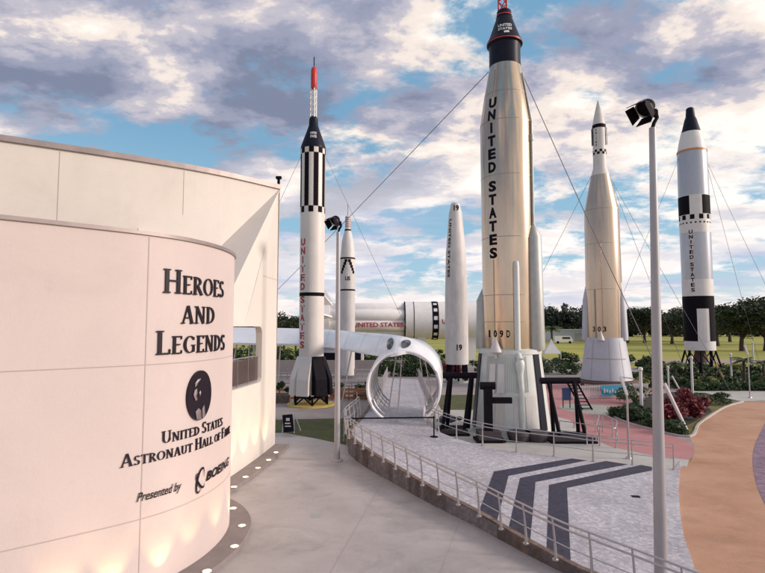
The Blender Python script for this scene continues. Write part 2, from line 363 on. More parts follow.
# ================================================================== GROUND
def zp(x, y):   # the ramped platform surface
    return max(0.03, 0.80 - 0.053 * (x + 1.4) + 0.0196 * (y - 24.5))
def WP(px, py):
    z = 0.4
    for _ in range(12):
        x, y = W(px, py, z); z = zp(x, y)
    return (x, y)
S = struct('lawn', MB().add([(-3000, -200, -0.01), (3000, -200, -0.01), (3000, 4000, -0.01), (-3000, 4000, -0.01)], [(0, 1, 2, 3)]), 'lawn')
sheet('court_ground', [(-60, 29), (-4.5, 29), (-1, 25), (6, 26), (22, 24), W(700, 372), W(545, 362), (-60, 85)], 0.0, 'court')
sheet('plaza_ground', [(-40, -10), (7.2, -10), (7.2, 12), (6.2, 15), (3, 19), (-0.5, 25), W(352, 446), W(318, 438), W(285, 432), (-7, 30), (-40, 30)], 0.004, 'plaza')
sheet('grass_patch', [W(262, 433), W(285, 433), W(318, 439), W(350, 446), W(362, 436), W(360, 418), W(262, 420)], 0.008, 'turf')
sheet('ramp_side_grass', [W(441, 410), W(480, 410), W(480, 395), W(435, 395)], 0.012, 'turf')
sheet('pad_ground', [WP(420, 428), W(440, 405), W(600, 405), W(640, 436), W(676, 449), W(690, 457), W(687, 467), (12.9, 23.6), (11, 22), (5, 24)], 0.008, 'pad')
pk = [W(545, 380), W(640, 374), W(700, 376), W(640, 398), W(608, 412), W(640, 426), W(672, 436), W(689, 442), W(694, 450), W(690, 460), W(650, 455), W(612, 447), W(585, 436), W(570, 420), W(545, 414)]
sheet('pink_path', pk, 0.012, 'pink')
mb = MB(); c = W(592, 409); n = 40
sheet('pale_green_circle', [(c[0] + 2.2 * math.cos(2 * math.pi * i / n), c[1] + 2.7 * math.sin(2 * math.pi * i / n)) for i in range(n)], 0.016, 'mint')
oe = crom([W(*p) + (0,) for p in [(790, 397), (765, 401), (745, 402), (725, 407), (708, 417), (697, 425), (690, 436), (693, 444), (694, 454), (690, 462)]], 6)
oright = [(60, 70), (60, -10), (8, -10)]
sheet('orange_path', [(p.x, p.y) for p in oe] + [(13.2, 24.8), (10.8, 20.2), (9.4, 17.6), (8.4, 15.6), (7.5, 13.5), (7.2, 11.5), (7.2, -10), (60, -10), (60, 60)], 0.004, 'orange')
pe = crom([(30, 42, 0), (25.5, 36.3, 0), (23.1, 33.2, 0), (18.75, 27.7, 0), (15.98, 23.8, 0), (13.73, 20.2, 0), (12.4, 17.6, 0), (11.8, 15, 0), (12, 10, 0), (14, 4, 0)], 6)
sheet('purple_path', [(p.x, p.y) for p in pe] + [(45, 4), (45, 42)], 0.009, 'purple')
sheet('planting_bed', [W(608, 413), W(640, 399), W(672, 392), W(705, 393), W(742, 402), W(725, 407), W(708, 417), W(697, 425), W(688, 437), W(650, 429), W(625, 422)], 0.02, 'mulch')
sheet('grass_verge', [W(700, 397), W(742, 402), W(725, 407), W(708, 417), W(697, 425), W(688, 437), W(680, 430), W(712, 412), W(706, 405)], 0.026, 'verge')
sheet('grey_footpath', [W(690, 387), W(800, 391), W(800, 399), W(765, 401), W(742, 401.5), W(690, 394)], 0.018, 'pad')
sheet('far_planting_bed', [W(630, 372), W(800, 372), W(800, 391), W(690, 387), W(640, 388)], 0.01, 'mulch')
sheet('far_road', [W(540, 359), W(820, 359), W(820, 362.5), W(540, 364)], 0.006, 'road')
mb = MB()
for pts in ([W(608, 413), W(625, 422), W(650, 429), W(688, 437), W(697, 425), W(708, 417), W(725, 407), W(742, 402)],):
    c_ = [(p.x, p.y) for p in crom([(*p, 0) for p in pts], 4)]; o_ = offset2(c_, .13); vs = []; n = len(c_)
    for i in range(n): vs += [(*c_[i], 0), (*c_[i], .09), (*o_[i], .09), (*o_[i], 0)]
    mb.add(vs, [(i * 4 + k, i * 4 + k + 1, i * 4 + 5 + k, i * 4 + 4 + k) for i in range(n - 1) for k in range(3)])
struct('kerb', mb, 'pad')
# platform
fedge = [WP(*p) for p in [(352, 439), (371, 453), (394, 466.5), (418, 481), (443, 495), (479, 514), (497, 524.5), (530, 543.5), (571, 565.5), (590, 574), (627, 590), (668, 608), (718, 630), (745, 642)]]
front = crom([(0.3, 50, 0), (-0.3, 42, 0), (-0.8, 35, 0), (-1.2, 30.5, 0), (-1.65, 27, 0)] + [(p[0], p[1], 0) for p in fedge], 6)
backe = [WP(*p) for p in [(674, 469.5), (650, 467), (624, 464), (597, 462), (565, 457.5), (541, 455), (517, 452), (493, 448), (471, 443), (452, 437), (436, 430), (425, 421), (423, 410), (428, 400), (437, 390)]]
backc = crom([(p[0], p[1], 0) for p in backe] + [(3.2, 40, 0), (3.4, 50, 0)], 5)
redge = [(13.2, 24.4), (12.0, 22.3), (10.8, 20.2), (9.44, 17.6), (8.45, 15.6), (7.6, 13.6), (7.15, 11.6), (7.0, 10.6)]
poly = [(p.x, p.y) for p in front] + redge[::-1] + [(p.x, p.y) for p in backc]
struct('paved_ramp', MB().prism(poly, -0.05, 0, ztop=zp, mi=0), 'cobble')
# retaining wall skin in front
rf = [(p.x, p.y) for p in front]; ro = offset2(rf, -0.16)
if (Vector(ro[20]) - Vector((0, 10))).length > (Vector(rf[20]) - Vector((0, 10))).length: ro = offset2(rf, 0.16)
mb = MB(); n = len(rf)
vs = []
for i in range(n):
    z = zp(*rf[i]) + 0.035
    vs += [(*rf[i], -0.02), (*rf[i], z), (*ro[i], z), (*ro[i], -0.02)]
fs = []
for i in range(n - 1):
    a = i * 4; b = a + 4
    for k in range(4): fs.append((a + k, a + (k + 1) % 4, b + (k + 1) % 4, b + k))
fs += [(0, 1, 2, 3), (4 * n - 4, 4 * n - 1, 4 * n - 2, 4 * n - 3)]
rw = mb.add(vs, fs).build('retaining_wall', 'concrete'); tag(rw, 'low curving brown stained concrete wall holding up the paved ramp', 'wall')
# dark chevron stripes
def stripe(pts):
    P = [WP(*p) for p in pts]
    mb.add([(x, y, zp(x, y) + 0.005) for x, y in P], [tuple(range(len(P)))])
mb = MB()
stripe([(478, 514), (496, 525), (508.5, 476), (587, 460.5), (572, 458.5), (494, 471.5)])
stripe([(508, 531), (530, 543.5), (535.5, 482), (628, 464.5), (606, 461), (520, 478)])
stripe([(546.5, 550.5), (571, 566), (567, 488), (652, 470.5), (652, 467), (641, 465), (549, 485)])
struct('ramp_stripes', mb, 'stripe')
# plaza joints
mb = MB()
for a, b in (((460, 520), (440, 573)), ((385, 478), (330, 573))):
    p = W(*a); q = W(*b); d = Vector((q[0] - p[0], q[1] - p[1])).normalized() * 0.011; e = (-d.y, d.x)
    mb.add([(p[0] + e[0], p[1] + e[1], 0.008), (p[0] - e[0], p[1] - e[1], 0.008), (q[0] - e[0], q[1] - e[1], 0.008), (q[0] + e[0], q[1] + e[1], 0.008)], [(0, 1, 2, 3)])
struct('plaza_expansion_joints', mb, 'joint')
# ================================================================== DRUM BUILDING
DT = 8.15
dpts = crom([(-13.5, 5.2, 0), (-10.5, 8.0, 0), (-9, 9.28, 0), (-7.55, 10.5, 0), (-6.5, 11.4, 0), (-5.55, 12.3, 0), (-4.97, 13.1, 0), (-4.62, 14.0, 0), (-4.46, 14.9, 0), (-4.45, 15.8, 0), (-4.60, 16.7, 0), (-4.95, 17.5, 0), (-5.5, 18.25, 0), (-6.3, 18.8, 0), (-7.4, 19.1, 0), (-9.5, 19.1, 0)], 10)
drum = Path(dpts)
def s_at(px, z):
    best = None
    for i in range(0, 1200):
        s_ = drum.L * i / 1200; p, t = drum.at(s_)
        if p.y < 6: continue
        if p.x / p.y > -0.2785 - 0 and False: break
        x = proj(p.x, p.y, z)[0]
        if best is None or abs(x - px) < best[0]: best = (abs(x - px), s_)
        if p.y > 16.0: break
    return best[1]
def dm(u, v, d=0.0):
    p, t = drum.at(u); return (p.x + t.y * d, p.y - t.x * d, v)
b1 = thing('curved_building', 'low curved building front with dark raised writing and a round emblem', 'building', (-7.5, 13, 0))
mb = MB(); dp2 = [(p.x, p.y) for p in dpts]; ins = offset2(dp2, -0.35)
n = len(dp2); vs = []; fs = []
zs = [0, 2, 5, DT]
for (x, y) in dp2:
    for z in zs: vs.append((x, y, z))
for i in range(n - 1):
    for k in range(3): a = i * 4 + k; fs.append((a, a + 4, a + 5, a + 1))
mb.add(vs, fs)
vs = []; fs = []
for i in range(n): vs += [(*dp2[i], DT), (*ins[i], DT), (*ins[i], DT - 0.5)]
for i in range(n - 1): a = i * 3; fs += [(a, a + 3, a + 4, a + 1), (a + 1, a + 4, a + 5, a + 2)]
mb.add(vs, fs)
mb.add([(dp2[-1][0], dp2[-1][1], 0), (-16, 19.1, 0), (-16, 19.1, DT), (dp2[-1][0], dp2[-1][1], DT)], [(0, 1, 2, 3)])
mb.build('curved_wall', 'wall', b1, smooth=30)
MB().prism([(x, y) for x, y in ins] + [(-16, 18.7), (-16, 5.2)], DT - 0.55, DT - 0.5).build('flat_roof', 'ledge', b1)
# coping
mb = MB(); o1 = offset2(dp2, 0.05); i1 = offset2(dp2, -0.40); vs = []; fs = []
for i in range(n): vs += [(*o1[i], DT - 0.06), (*o1[i], DT + 0.03), (*i1[i], DT + 0.03), (*i1[i], DT - 0.06)]
for i in range(n - 1):
    a = i * 4
    for k in range(4): fs.append((a + k, a + (k + 1) % 4, a + 4 + (k + 1) % 4, a + 4 + k))
mb.add(vs, fs).build('coping', 'coping', b1, smooth=30)
# panel joints (thin shadow-gap strips)
mb = MB()
def hjoint(z, w=0.022):
    vs = []; fs = []; k = 160
    for i in range(k + 1): vs += [dm(drum.L * i / k, z - w / 2, 0.003), dm(drum.L * i / k, z + w / 2, 0.003)]
    mb.add(vs, [(2 * i, 2 * i + 2, 2 * i + 3, 2 * i + 1) for i in range(k)])
def vjoint(s_, w=0.022):
    mb.add([dm(s_ - w / 2, 0.1, 0.0045), dm(s_ + w / 2, 0.1, 0.0045), dm(s_ + w / 2, DT - .1, 0.0045), dm(s_ - w / 2, DT - .1, 0.0045)], [(0, 1, 2, 3)])
hjoint(1.67); hjoint(5.10)
sj = s_at(145, 5.0)
for k in (-1, 0, 1): vjoint(sj + k * 6.2)
mb.build('panel_joints', 'joint', b1)
# lettering
def line(txt, pxa, pxb, z, hb, hs, depth=0.04):
    mb = MB(); serif_line(mb, sm(txt), dm, s_at(pxa, z), s_at(pxb, z), z, hb, hs, depth); return mb
def zat(px, py):
    """height of the drum surface under a photo point"""
    s_ = s_at(px, 5); 
    for _ in range(3):
        p, t = drum.at(s_); z = WY(px, py, p.y)[2]; s_ = s_at(px, z)
    return z
def title(txt, pa, pb, hb, hs, depth=0.04):
    z = zat((pa[0] + pb[0]) / 2, (pa[1] + pb[1]) / 2)
    line(txt, pa[0], pb[0], z, hb, hs, depth).build('lettering', 'letter', b1)
title('Heroes', (162.5, 292.7), (223, 296.7), 0.58, 0.455)
title('and', (180.5, 323), (214, 324.3), 0.44, 0.44)
title('Legends', (155.5, 355.5), (224, 350.5), 0.56, 0.43)
title('United States', (161, 445), (222, 428), 0.28, 0.215, 0.03)
title('Astronaut Hall of Fame', (120, 472), (229, 440.5), 0.28, 0.205, 0.03)
def zline(pxa, pya, pxb, pyb): return zat((pxa + pxb) / 2, (pya + pyb) / 2)
mb = MB(); z = zline(136, 502, 180, 491)
put_text(mb, 'Presented by', lambda u, v: dm(u, v, 0.03), s_at(136, z), s_at(180.5, z), z - 0.06, z + 0.20, 0.012, 0.35)
mb.build('lettering', 'letter', b1)
mb = MB(); z = zline(205, 480, 227, 470)
put_text(mb, 'BOEING', lambda u, v: dm(u, v, 0.03), s_at(205, z), s_at(228, z), z, z + 0.235, 0.035, 0.3)
# round swoosh mark before the word
s0 = s_at(199.5, z); 
for (rx, rz_, tilt, a0, a1) in ((0.13, 0.30, 0.35, 20, 330), (0.24, 0.10, 0.9, 150, 400)):
    vs = []; fs = []; n = 30
    for i in range(n + 1):
        t = R(a0 + (a1 - a0) * i / n); w = 0.006 + 0.028 * math.sin(math.pi * i / n)
        for q in (-1, 1):
            a = (rx + q * w) * math.cos(t); b = (rz_ + q * w) * math.sin(t)
            vs.append(dm(s0 + a * math.cos(tilt) + b * math.sin(tilt), z + 0.10 - a * math.sin(tilt) + b * math.cos(tilt), 0.03 + 0.004 * (rx > .2)))
    mb.add(vs, [(2 * i, 2 * i + 2, 2 * i + 3, 2 * i + 1) for i in range(n)])
mb.build('sponsor_lettering', 'letter', b1)
# emblem
ze = zat(198.5, 395); se = s_at(198.5, ze); re_ = 0.62
mb = MB(); n = 48; vs = []
for i in range(n): vs.append(dm(se + 0.78 * re_ * math.cos(2 * math.pi * i / n), ze + re_ * math.sin(2 * math.pi * i / n), 0.06))
for i in range(n): vs.append(dm(se + 0.78 * re_ * math.cos(2 * math.pi * i / n), ze + re_ * math.sin(2 * math.pi * i / n), 0.002))
vs.append(dm(se, ze, 0.062))
mb.add(vs, [(i, (i + 1) % n, 2 * n) for i in range(n)] + [(i, n + i, n + (i + 1) % n, (i + 1) % n) for i in range(n)])
em = mb.build('emblem', 'letter', b1)
mb = MB()
def blob(pts, d=0.075):
    vs = [dm(se + 0.78 * re_ * x, ze + re_ * y, d) for x, y in pts]; m_ = (sum(x for x, y in pts) / len(pts), sum(y for x, y in pts) / len(pts))
    vs.append(dm(se + 0.78 * re_ * m_[0], ze + re_ * m_[1], d + 0.01)); k = len(pts)
    mb.add(vs, [(i, (i + 1) % k, k) for i in range(k)])
blob([(-.50, .52), (-.30, .66), (-.05, .68), (-.12, .60), (-.30, .54), (-.36, .42), (-.5, .36)])
blob([(-.52, .25), (-.35, .30), (-.30, .12), (-.38, .0), (-.30, -.14), (-.42, -.2), (-.56, -.02), (-.60, .08)])
blob([(-.30, -.95), (-.42, -.62), (-.18, -.50), (.02, -.62), (.10, -.98)])
blob([(.16, -.96), (.12, -.55), (.30, -.42), (.34, -.6), (.42, -.9)])
blob([(-.16, .1), (-.06, .2), (.0, .08), (-.08, -.04)])
mb.build('astronaut_relief', 'bronze', em)
# ledge round the drum
def ledge(name, pts, d, h, label):
    o = offset2(pts, d); n = len(pts); mb = MB(); vs = []; fs = []
    for i in range(n): vs += [(*pts[i], 0), (*pts[i], h), (*o[i], h), (*o[i], 0)]
    for i in range(n - 1):
        a = i * 4
        for k in (1, 2): fs.append((a + k, a + k + 1, a + 4 + k + 1, a + 4 + k))
    fs += [(0, 1, 2, 3), (4 * n - 4, 4 * n - 1, 4 * n - 2, 4 * n - 3)]
    return tag(mb.add(vs, fs).build(name, 'ledge'), label, 'kerb')
ledge('stone_ledge', [q for q in offset2(dp2, 0.004)][:136], 0.62, 0.14, 'raised brown concrete kerb curving around the foot of the lettered wall')
# ================================================================== REAR SCREEN WALL
b2 = thing('screen_wall', 'tall cream curved wall with folded facets and an open window behind the lettered building', 'wall', (-6, 24, 0))
A = Vector((-5.27, 27.3, 13.0))
foot = crom([(-7.1, 17.2, 0), (-6.35, 19.2, 0), (-5.95, 21.2, 0), (-5.68, 23.3, 0), (-5.48, 25.3, 0), (-5.34, 27.3, 0)], 6)
fp = Path(foot)
def fy(y):   # foot point at given Y
    lo, hi = 0, fp.L
    for _ in range(30):
        m_ = (lo + hi) / 2
        if fp.at(m_)[0].y < y: lo = m_
        else: hi = m_
    return fp.at(lo)[0]
def pt(px, py, Y): return Vector(WY(px, py, Y))
P1 = pt(150, 230, 22.95)
P2 = pt(221, 246, 24.5); P3 = pt(233, 287, 22.2); P4 = pt(241, 325, 22.6)
P4 = Vector((fy(22.6).x, 22.6, P4.z))
topc = crom([(-22, 15.5, 13.0), (-14.5, 19.98, 13.0), (-10.35, 22.6, 13.0), (-7.6, 24.75, 13.0), tuple(A)], 6)
mb = MB()
# upper face: below the top line down to z=8 (then on down, hidden behind the drum)
low = [Vector((p.x, p.y, 5.0)) for p in topc]
k = len([p for p in topc if p.x < P1.x])
up = topc[:k]; 
vs = [tuple(p) for p in up] + [tuple(Vector((p.x, p.y, 0))) for p in up]
mb.add(vs, [(i, i + 1, len(up) + i + 1, len(up) + i) for i in range(len(up) - 1)])
rest = [up[-1]] + list(topc[k:])
P0b = Vector((up[-1].x, up[-1].y, 0)); P1w = Vector((up[-1].x, up[-1].y, P1.z))
bots = [Vector((p.x, p.y, P1w.z + (A.z - P1w.z) * (p.x - rest[0].x) / (A.x - rest[0].x))) for p in rest]; nr = len(rest)
mb.add([tuple(p) for p in rest] + [tuple(p) for p in bots], [(i, i + 1, nr + i + 1, nr + i) if i < nr - 2 else (i, i + 1, nr + i) for i in range(nr - 1)])
tri = [(bots[i + 1], bots[i], P2) for i in range(nr - 1)] + [(A, P2, P3), (A, P3, P4)]
# subdivide the fan edges so the dark facet has its curved edge
for q, (a, b_, c_) in enumerate(tri):
    mb.add([tuple(a), tuple(b_), tuple(c_)], [(0, 1, 2)], 0)
lowp = [P1w, P2, P3, P4]
L4 = Vector((fy(19.2).x, 19.2, 6.5)); mb.add([tuple(P4), tuple(P3), tuple(L4)], [(0, 1, 2)])
mb.add([tuple(P3), tuple(P2), tuple(L4)], [(0, 1, 2)]); mb.add([tuple(P2), tuple(P1w), tuple(L4)], [(0, 1, 2)])
# lower face in vertical strips with a window hole between wy0..wy1 / wz0..wz1
wy0, wy1, wz0, wz1 = 19.9, 24.85, 3.45, 5.96
def topz(y):
    if y >= 22.6: t = (y - 22.6) / (A.y - 22.6); return P4.z + (A.z - P4.z) * t
    t = (y - 19.2) / (22.6 - 19.2); return L4.z + (P4.z - L4.z) * max(0, t)
ys = [17.2, 18.2, 19.2, 19.9, 20.7, 21.6, 22.6, 23.3, 24.0, 24.5, 24.65, 24.78, 24.85, 25.5, 26.2, 26.8, 27.3]
def wlim(y):   # rounded window corners on the far side
    if y < wy0 or y > wy1: return None
    c_ = 0.0
    if y > wy1 - 0.35: t = (y - (wy1 - 0.35)) / 0.35; c_ = 0.3 * (1 - math.sqrt(max(0, 1 - t * t)))
    return (wz0 + c_ * 0.6, wz1 - c_)
for y0, y1 in zip(ys, ys[1:]):
    a, b_ = fy(y0), fy(y1); t0, t1 = topz(y0), topz(y1)
    if y1 >= 27.29: t1 = A.z; b_ = Vector((A.x, A.y, 0)) if False else b_
    w0, w1 = wlim(y0), wlim(y1)
    if w0 and w1:
        mb.add([(a.x, y0, 0), (b_.x, y1, 0), (b_.x, y1, w1[0]), (a.x, y0, w0[0])], [(0, 1, 2, 3)])
        mb.add([(a.x, y0, w0[1]), (b_.x, y1, w1[1]), (b_.x, y1, t1), (a.x, y0, t0)], [(0, 1, 2, 3)])
    else:
        mb.add([(a.x, y0, 0), (b_.x, y1, 0), (b_.x, y1, t1), (a.x, y0, t0)], [(0, 1, 2, 3)])
# reveals (0.7 m thick) and far end face
th = 0.28
wys = [y for y in ys if wy0 <= y <= wy1]
for y0, y1 in zip(wys, wys[1:]):
    a, b_ = fy(y0), fy(y1); w0, w1 = wlim(y0), wlim(y1)
    for k in (0, 1):
        mb.add([(a.x, y0, w0[k]), (b_.x, y1, w1[k]), (b_.x - th, y1, w1[k]), (a.x - th, y0, w0[k])], [(0, 1, 2, 3)])
for yy in (wy0, wy1):
    a = fy(yy); w_ = wlim(yy); mb.add([(a.x, yy, w_[0]), (a.x, yy, w_[1]), (a.x - th, yy, w_[1]), (a.x - th, yy, w_[0])], [(0, 1, 2, 3)])
mb.add([(-5.34, 27.3, 0), (-5.27, 27.3, 13.0), (-6.1, 27.8, 13.0), (-6.1, 27.8, 0)], [(0, 1, 2, 3)])
mb.build('wall_face', 'wall2', b2, fix=False)
# back face with the same hole
mb = MB()
for y0, y1 in zip([17.2, wy0, wy1], [wy0, wy1, 27.8]):
    xa, xb = fy(y0).x - th, (fy(y1).x - th if y1 < 27 else -6.1)
    rngs = [(0, wz0), (wz1, 12.0)] if y0 == wy0 else [(0, 12.9)]
    for z0, z1 in rngs: mb.add([(xa, y0, z0), (xb, y1, z0), (xb, y1, z1 if y1 > 25 else min(z1, 8)), (xa, y0, min(z1, 6.4 if y0 < 24 else 8))], [(0, 1, 2, 3)])
tb = [(p.x - 0.3, p.y + 0.6) for p in topc]
mb.add([(x, y, 13.0) for x, y in tb] + [(x, y, 0) for x, y in tb], [(i, i + 1, len(tb) + i + 1, len(tb) + i) for i in range(6)])
mb.add([(x, y, 13.0) for x, y in tb] + [(x, y, 6.5) for x, y in tb], [(i, i + 1, len(tb) + i + 1, len(tb) + i) for i in range(6, len(tb) - 1)])
mb.build('wall_back', 'wall2', b2, fix=False)
# coping
mb = MB(); tp = [(p.x, p.y) for p in topc]; o1 = offset2(tp, 0.10); i1 = offset2(tp, -0.5); vs = []; fs = []
n = len(tp)
for i in range(n): vs += [(*o1[i], 12.97), (*o1[i], 13.2), (*i1[i], 13.2), (*i1[i], 12.97)]
for i in range(n - 1):
    a = i * 4
    for k in range(4): fs.append((a + k, a + (k + 1) % 4, a + 4 + (k + 1) % 4, a + 4 + k))
fs += [(0, 1, 2, 3), (4 * n - 4, 4 * n - 1, 4 * n - 2, 4 * n - 3)]
mb.add(vs, fs).build('coping', 'coping', b2)
# joints on rear wall
mb = MB()
for p_, t in [(p, 0) for p in (Vector((-12.55, 21.2)), Vector((-9.05, 23.62)))]:
    q = min(range(len(topc)), key=lambda i: abs(topc[i].x - p_.x)); c_ = topc[q]; d = (topc[q + 1] - topc[q]).normalized()
    o_ = Vector((d.y, -d.x, 0)) * 0.006
    mb.add([tuple(c_ + o_ - d * .012 + Vector((0, 0, -.1))), tuple(c_ + o_ + d * .012 + Vector((0, 0, -.1))), tuple(c_ + o_ + d * .012 + Vector((0, 0, -5))), tuple(c_ + o_ - d * .012 + Vector((0, 0, -5)))], [(0, 1, 2, 3)])
vs = []
for y in (23.9, 24.8, 26, 27.25):
    a = fy(y); vs += [(a.x + .008, y, 8.28 + (y - 27.25) * .0), (a.x + .008, y, 8.30)]
mb.add(vs[2:], [(0, 2, 3, 1), (2, 4, 5, 3)])
mb.build('panel_joints', 'joint', b2)
MB().box(-5.42, 27.35, 13.24, -5.30, 27.47, 13.62).box(-5.5, 27.33, 13.55, -5.22, 27.5, 13.68).build('small_floodlight', 'black', b2)
# rail panels inside window
rl = thing('balcony_railing', 'dark tinted panel railing inside the opening of the tall cream wall', 'railing', (-6.3, 22, 3.45))
y_ = 19.95
for k in range(4):
    y2 = y_ + 1.2; xa, xb = fy(y_).x - 0.17, fy(y2).x - 0.17
    MB().bar((xa, y_ + .03, 4.05), (xb, y2 - .03, 4.05), 0.03, 0.98).build('panel', 'brownglass', rl)
    MB().bar((xb, y2, 3.47), (xb, y2, 4.62), 0.05, 0.05).build('post', 'steel', rl)
    y_ = y2
MB().bar((fy(19.95).x - .17, 19.95, 4.62), (fy(24.8).x - .17, 24.8, 4.62), 0.07, 0.05).build('handrail', 'steel', rl)
MB().bar((fy(19.95).x - .17, 19.95, 3.52), (fy(24.8).x - .17, 24.8, 3.52), 0.06, 0.06).build('bottom_rail', 'steel', rl)
lg = [(p.x, p.y) for p in foot if p.y > 17.8]
lg = offset2(lg, 0.004)
ledge('stone_ledge', lg, 0.72, 0.14, 'raised brown concrete kerb along the foot of the tall cream wall')
# uplights
def uplight(px, py, label, aim):
    x, y = W(px, py, 0.14)
    t = thing('ground_light', label, 'lamp', (x, y, 0.14), 'uplights set in the kerbs along the walls')
    MB().lathe(x, y, [(0.13, 0.142), (0.13, 0.152), (0.10, 0.152), (0.10, 0.144)], 20).build('trim_ring', 'steel', t)
    MB().lathe(x, y, [(0.10, 0.146), (0.095, 0.149)], 20).build('lens', 'glow', t)
    ld = bpy.data.lights.new('uplight_bulb', 'SPOT'); ld.energy = 80 if y > 17.5 else 42; ld.color = (1, 0.70, 0.30); ld.spot_size = R(66); ld.spot_blend = 0.8; ld.shadow_soft_size = 0.05
    lo = bpy.data.objects.new('bulb', ld); col.objects.link(lo); lo.parent = t; lo.location = (0, 0, 0.03)
    lo.rotation_euler = (Vector(aim)).to_track_quat('-Z', 'Y').to_euler()
    return t
def uplight_s(px, label):
    s_ = s_at(px, 1.0); p, t = drum.at(s_); q = dm(s_, 0, 0.33)
    u, v = proj(q[0], q[1], .14); n_ = (-t.y * .3, t.x * .3, 1)
    return uplight(u, v, label, n_)
uplight_s(160, 'kerb light glowing up the lettered wall right at its vertical joint')
uplight_s(112, 'kerb light glowing up the lettered wall a little left of its vertical joint')
uplight_s(60, 'kerb light casting a warm glow near the bottom left corner of the lettered wall')
D = (-0.30, 0, 1)
uplight(207, 571.5, 'round glowing kerb light at the bottom edge of the photo', (-0.3, 0.22, 1))
uplight(234.6, 546.5, 'second nearest complete round light in the kerb below the lettered wall', (-0.32, 0.05, 1))
uplight(242, 525.8, 'round kerb light at the outermost bulge of the curved lettered wall', (-0.32, 0, 1))
uplight(233, 508.5, 'round kerb light just where the lettered wall curves out of sight', (-0.3, -0.1, 1))
uplight(234, 487, 'kerb light of the tall cream wall next to the gap between the two walls', D)
uplight(245.5, 477, 'kerb light of the tall cream wall, second from the gap between the walls', D)
uplight(258, 468, 'kerb light of the tall cream wall below the right side of its opening', D)
uplight(268.7, 460, 'kerb light of the tall cream wall, second from its far corner', D)
uplight(276, 452.5, 'kerb light at the far corner of the tall cream wall', D)

# ================================================================== HOOP + CANOPY
hp = thing('arched_canopy', 'white ribbon roof ending in a round hoop over the ramp', 'canopy', (1.1, 29, 0.8))
Nc = Vector((1.12, 28.8, 2.72)); Fc = Vector((1.52, 31.3, 3.22)); rN = 1.86; rF = 1.90; n = 64
mb = MB(); vs = []
for i in range(n + 1):
    t = R(-14 + 216 * i / n); d = Vector((math.cos(t), 0, math.sin(t)))
    fl = 0.06 + 0.10 * max(0, math.sin(t))
    ins_ = 0.12
    a = Nc + d * rN; b_ = Nc + d * (rN + 0.12) + Vector((0, 0.05, 0)); c_ = Fc + d * (rF + fl); e = Fc + d * (rF + fl - 0.14)
    m1 = a.lerp(e, 0.5); 
    vs += [a, b_, b_.lerp(c_, .5) + d * 0.03, c_, e, m1]
fs = []
for i in range(n):
    for k in range(6): fs.append((i * 6 + k, i * 6 + (k + 1) % 6, (i + 1) * 6 + (k + 1) % 6, (i + 1) * 6 + k))
fs += [(0, 1, 2, 3, 4, 5), tuple(range(n * 6 + 5, n * 6 - 1, -1))]
mb.add(vs, fs).build('hoop', 'whiteg', hp, smooth=40)
for c_, rr, tr in ((Nc, rN + .06, .075), (Fc, rF, .06)):
    pts = [c_ + Vector((math.cos(R(-54 + 290 * i / 48)), 0, math.sin(R(-54 + 290 * i / 48)))) * rr for i in range(49)]
    MB().tube(pts, tr, 8).build('rim_tube', 'whiteg', hp, smooth=60)
for k in range(9):
    a = R(-54 + 4.4 * k) if k < 5 else R(204 + 8 * (k - 5)); d = Vector((math.cos(a), 0, math.sin(a))); MB().cyl(Nc + d * rN, Fc + d * rF, .025, n=6).build('tie_bar', 'steel', hp)
for k in range(5):   # rib tubes inside the hoop
    u = (k + 0.5) / 5; c_ = Nc.lerp(Fc, u)
    mb = MB(); pts = []
    for i in range(41):
        t = R(-52 + 286 * i / 40); pts.append(c_ + Vector((math.cos(t), 0, math.sin(t))) * (rN - 0.07))
    mb.tube(pts, 0.035, 6).build('rib', 'steel', hp, smooth=60)
# ribbon: near edge and far edge, left to right
near = [Vector(WY(*p)) for p in [(120, 341, 50), (200, 342, 49), (250, 343, 48.5), (300, 344, 47), (330, 346, 43), (350, 349, 37), (368, 352, 31.5)]] + [Nc + Vector((math.cos(R(112)), 0, math.sin(R(112)))) * (rN + .06), Nc + Vector((math.cos(R(80)), 0, math.sin(R(80)))) * (rN + .1), Nc + Vector((math.cos(R(50)), 0, math.sin(R(50)))) * (rN + .1)]
far = [Vector(WY(*p)) for p in [(120, 326.5, 55), (200, 327, 54), (250, 327.5, 53), (300, 328.5, 51), (335, 330, 47), (358, 332, 41), (378, 333.5, 35), (395, 335, 31.6), (415, 339.5, 31.3), (431, 349.5, 31.3)]]
nn = crom(near, 6); ff = crom(far, 6); mb = MB(); vs = []; fs = []; k = 6
for i in range(len(nn)):
    for q in range(k + 1):
        u = q / k; p = nn[i].lerp(ff[i], u); p.z += 0.22 * math.sin(math.pi * u); vs.append(p)
for i in range(len(nn)):
    for q in range(k + 1):
        u = q / k; p = nn[i].lerp(ff[i], u); p.z += 0.22 * math.sin(math.pi * u) - 0.16; vs.append(p)
o = len(nn) * (k + 1)
for i in range(len(nn) - 1):
    for q in range(k):
        a = i * (k + 1) + q; fs += [(a, a + 1, a + k + 2, a + k + 1), (o + a, o + a + k + 1, o + a + k + 2, o + a + 1)]
    a = i * (k + 1); fs.append((a, a + k + 1, o + a + k + 1, o + a)); a += k; fs.append((a, o + a, o + a + k + 1, a + k + 1))
mb.add(vs, fs).build('roof_ribbon', 'whiteg', hp, smooth=50)
def ribpt(i, u, up=0.02):
    i0 = int(i); t = i - i0; a = nn[i0].lerp(nn[i0 + 1], t); b_ = ff[i0].lerp(ff[i0 + 1], t); p = a.lerp(b_, u); p.z += 0.22 * math.sin(math.pi * u); 
    return p + Vector((0, -0.5, 0.86)) * up
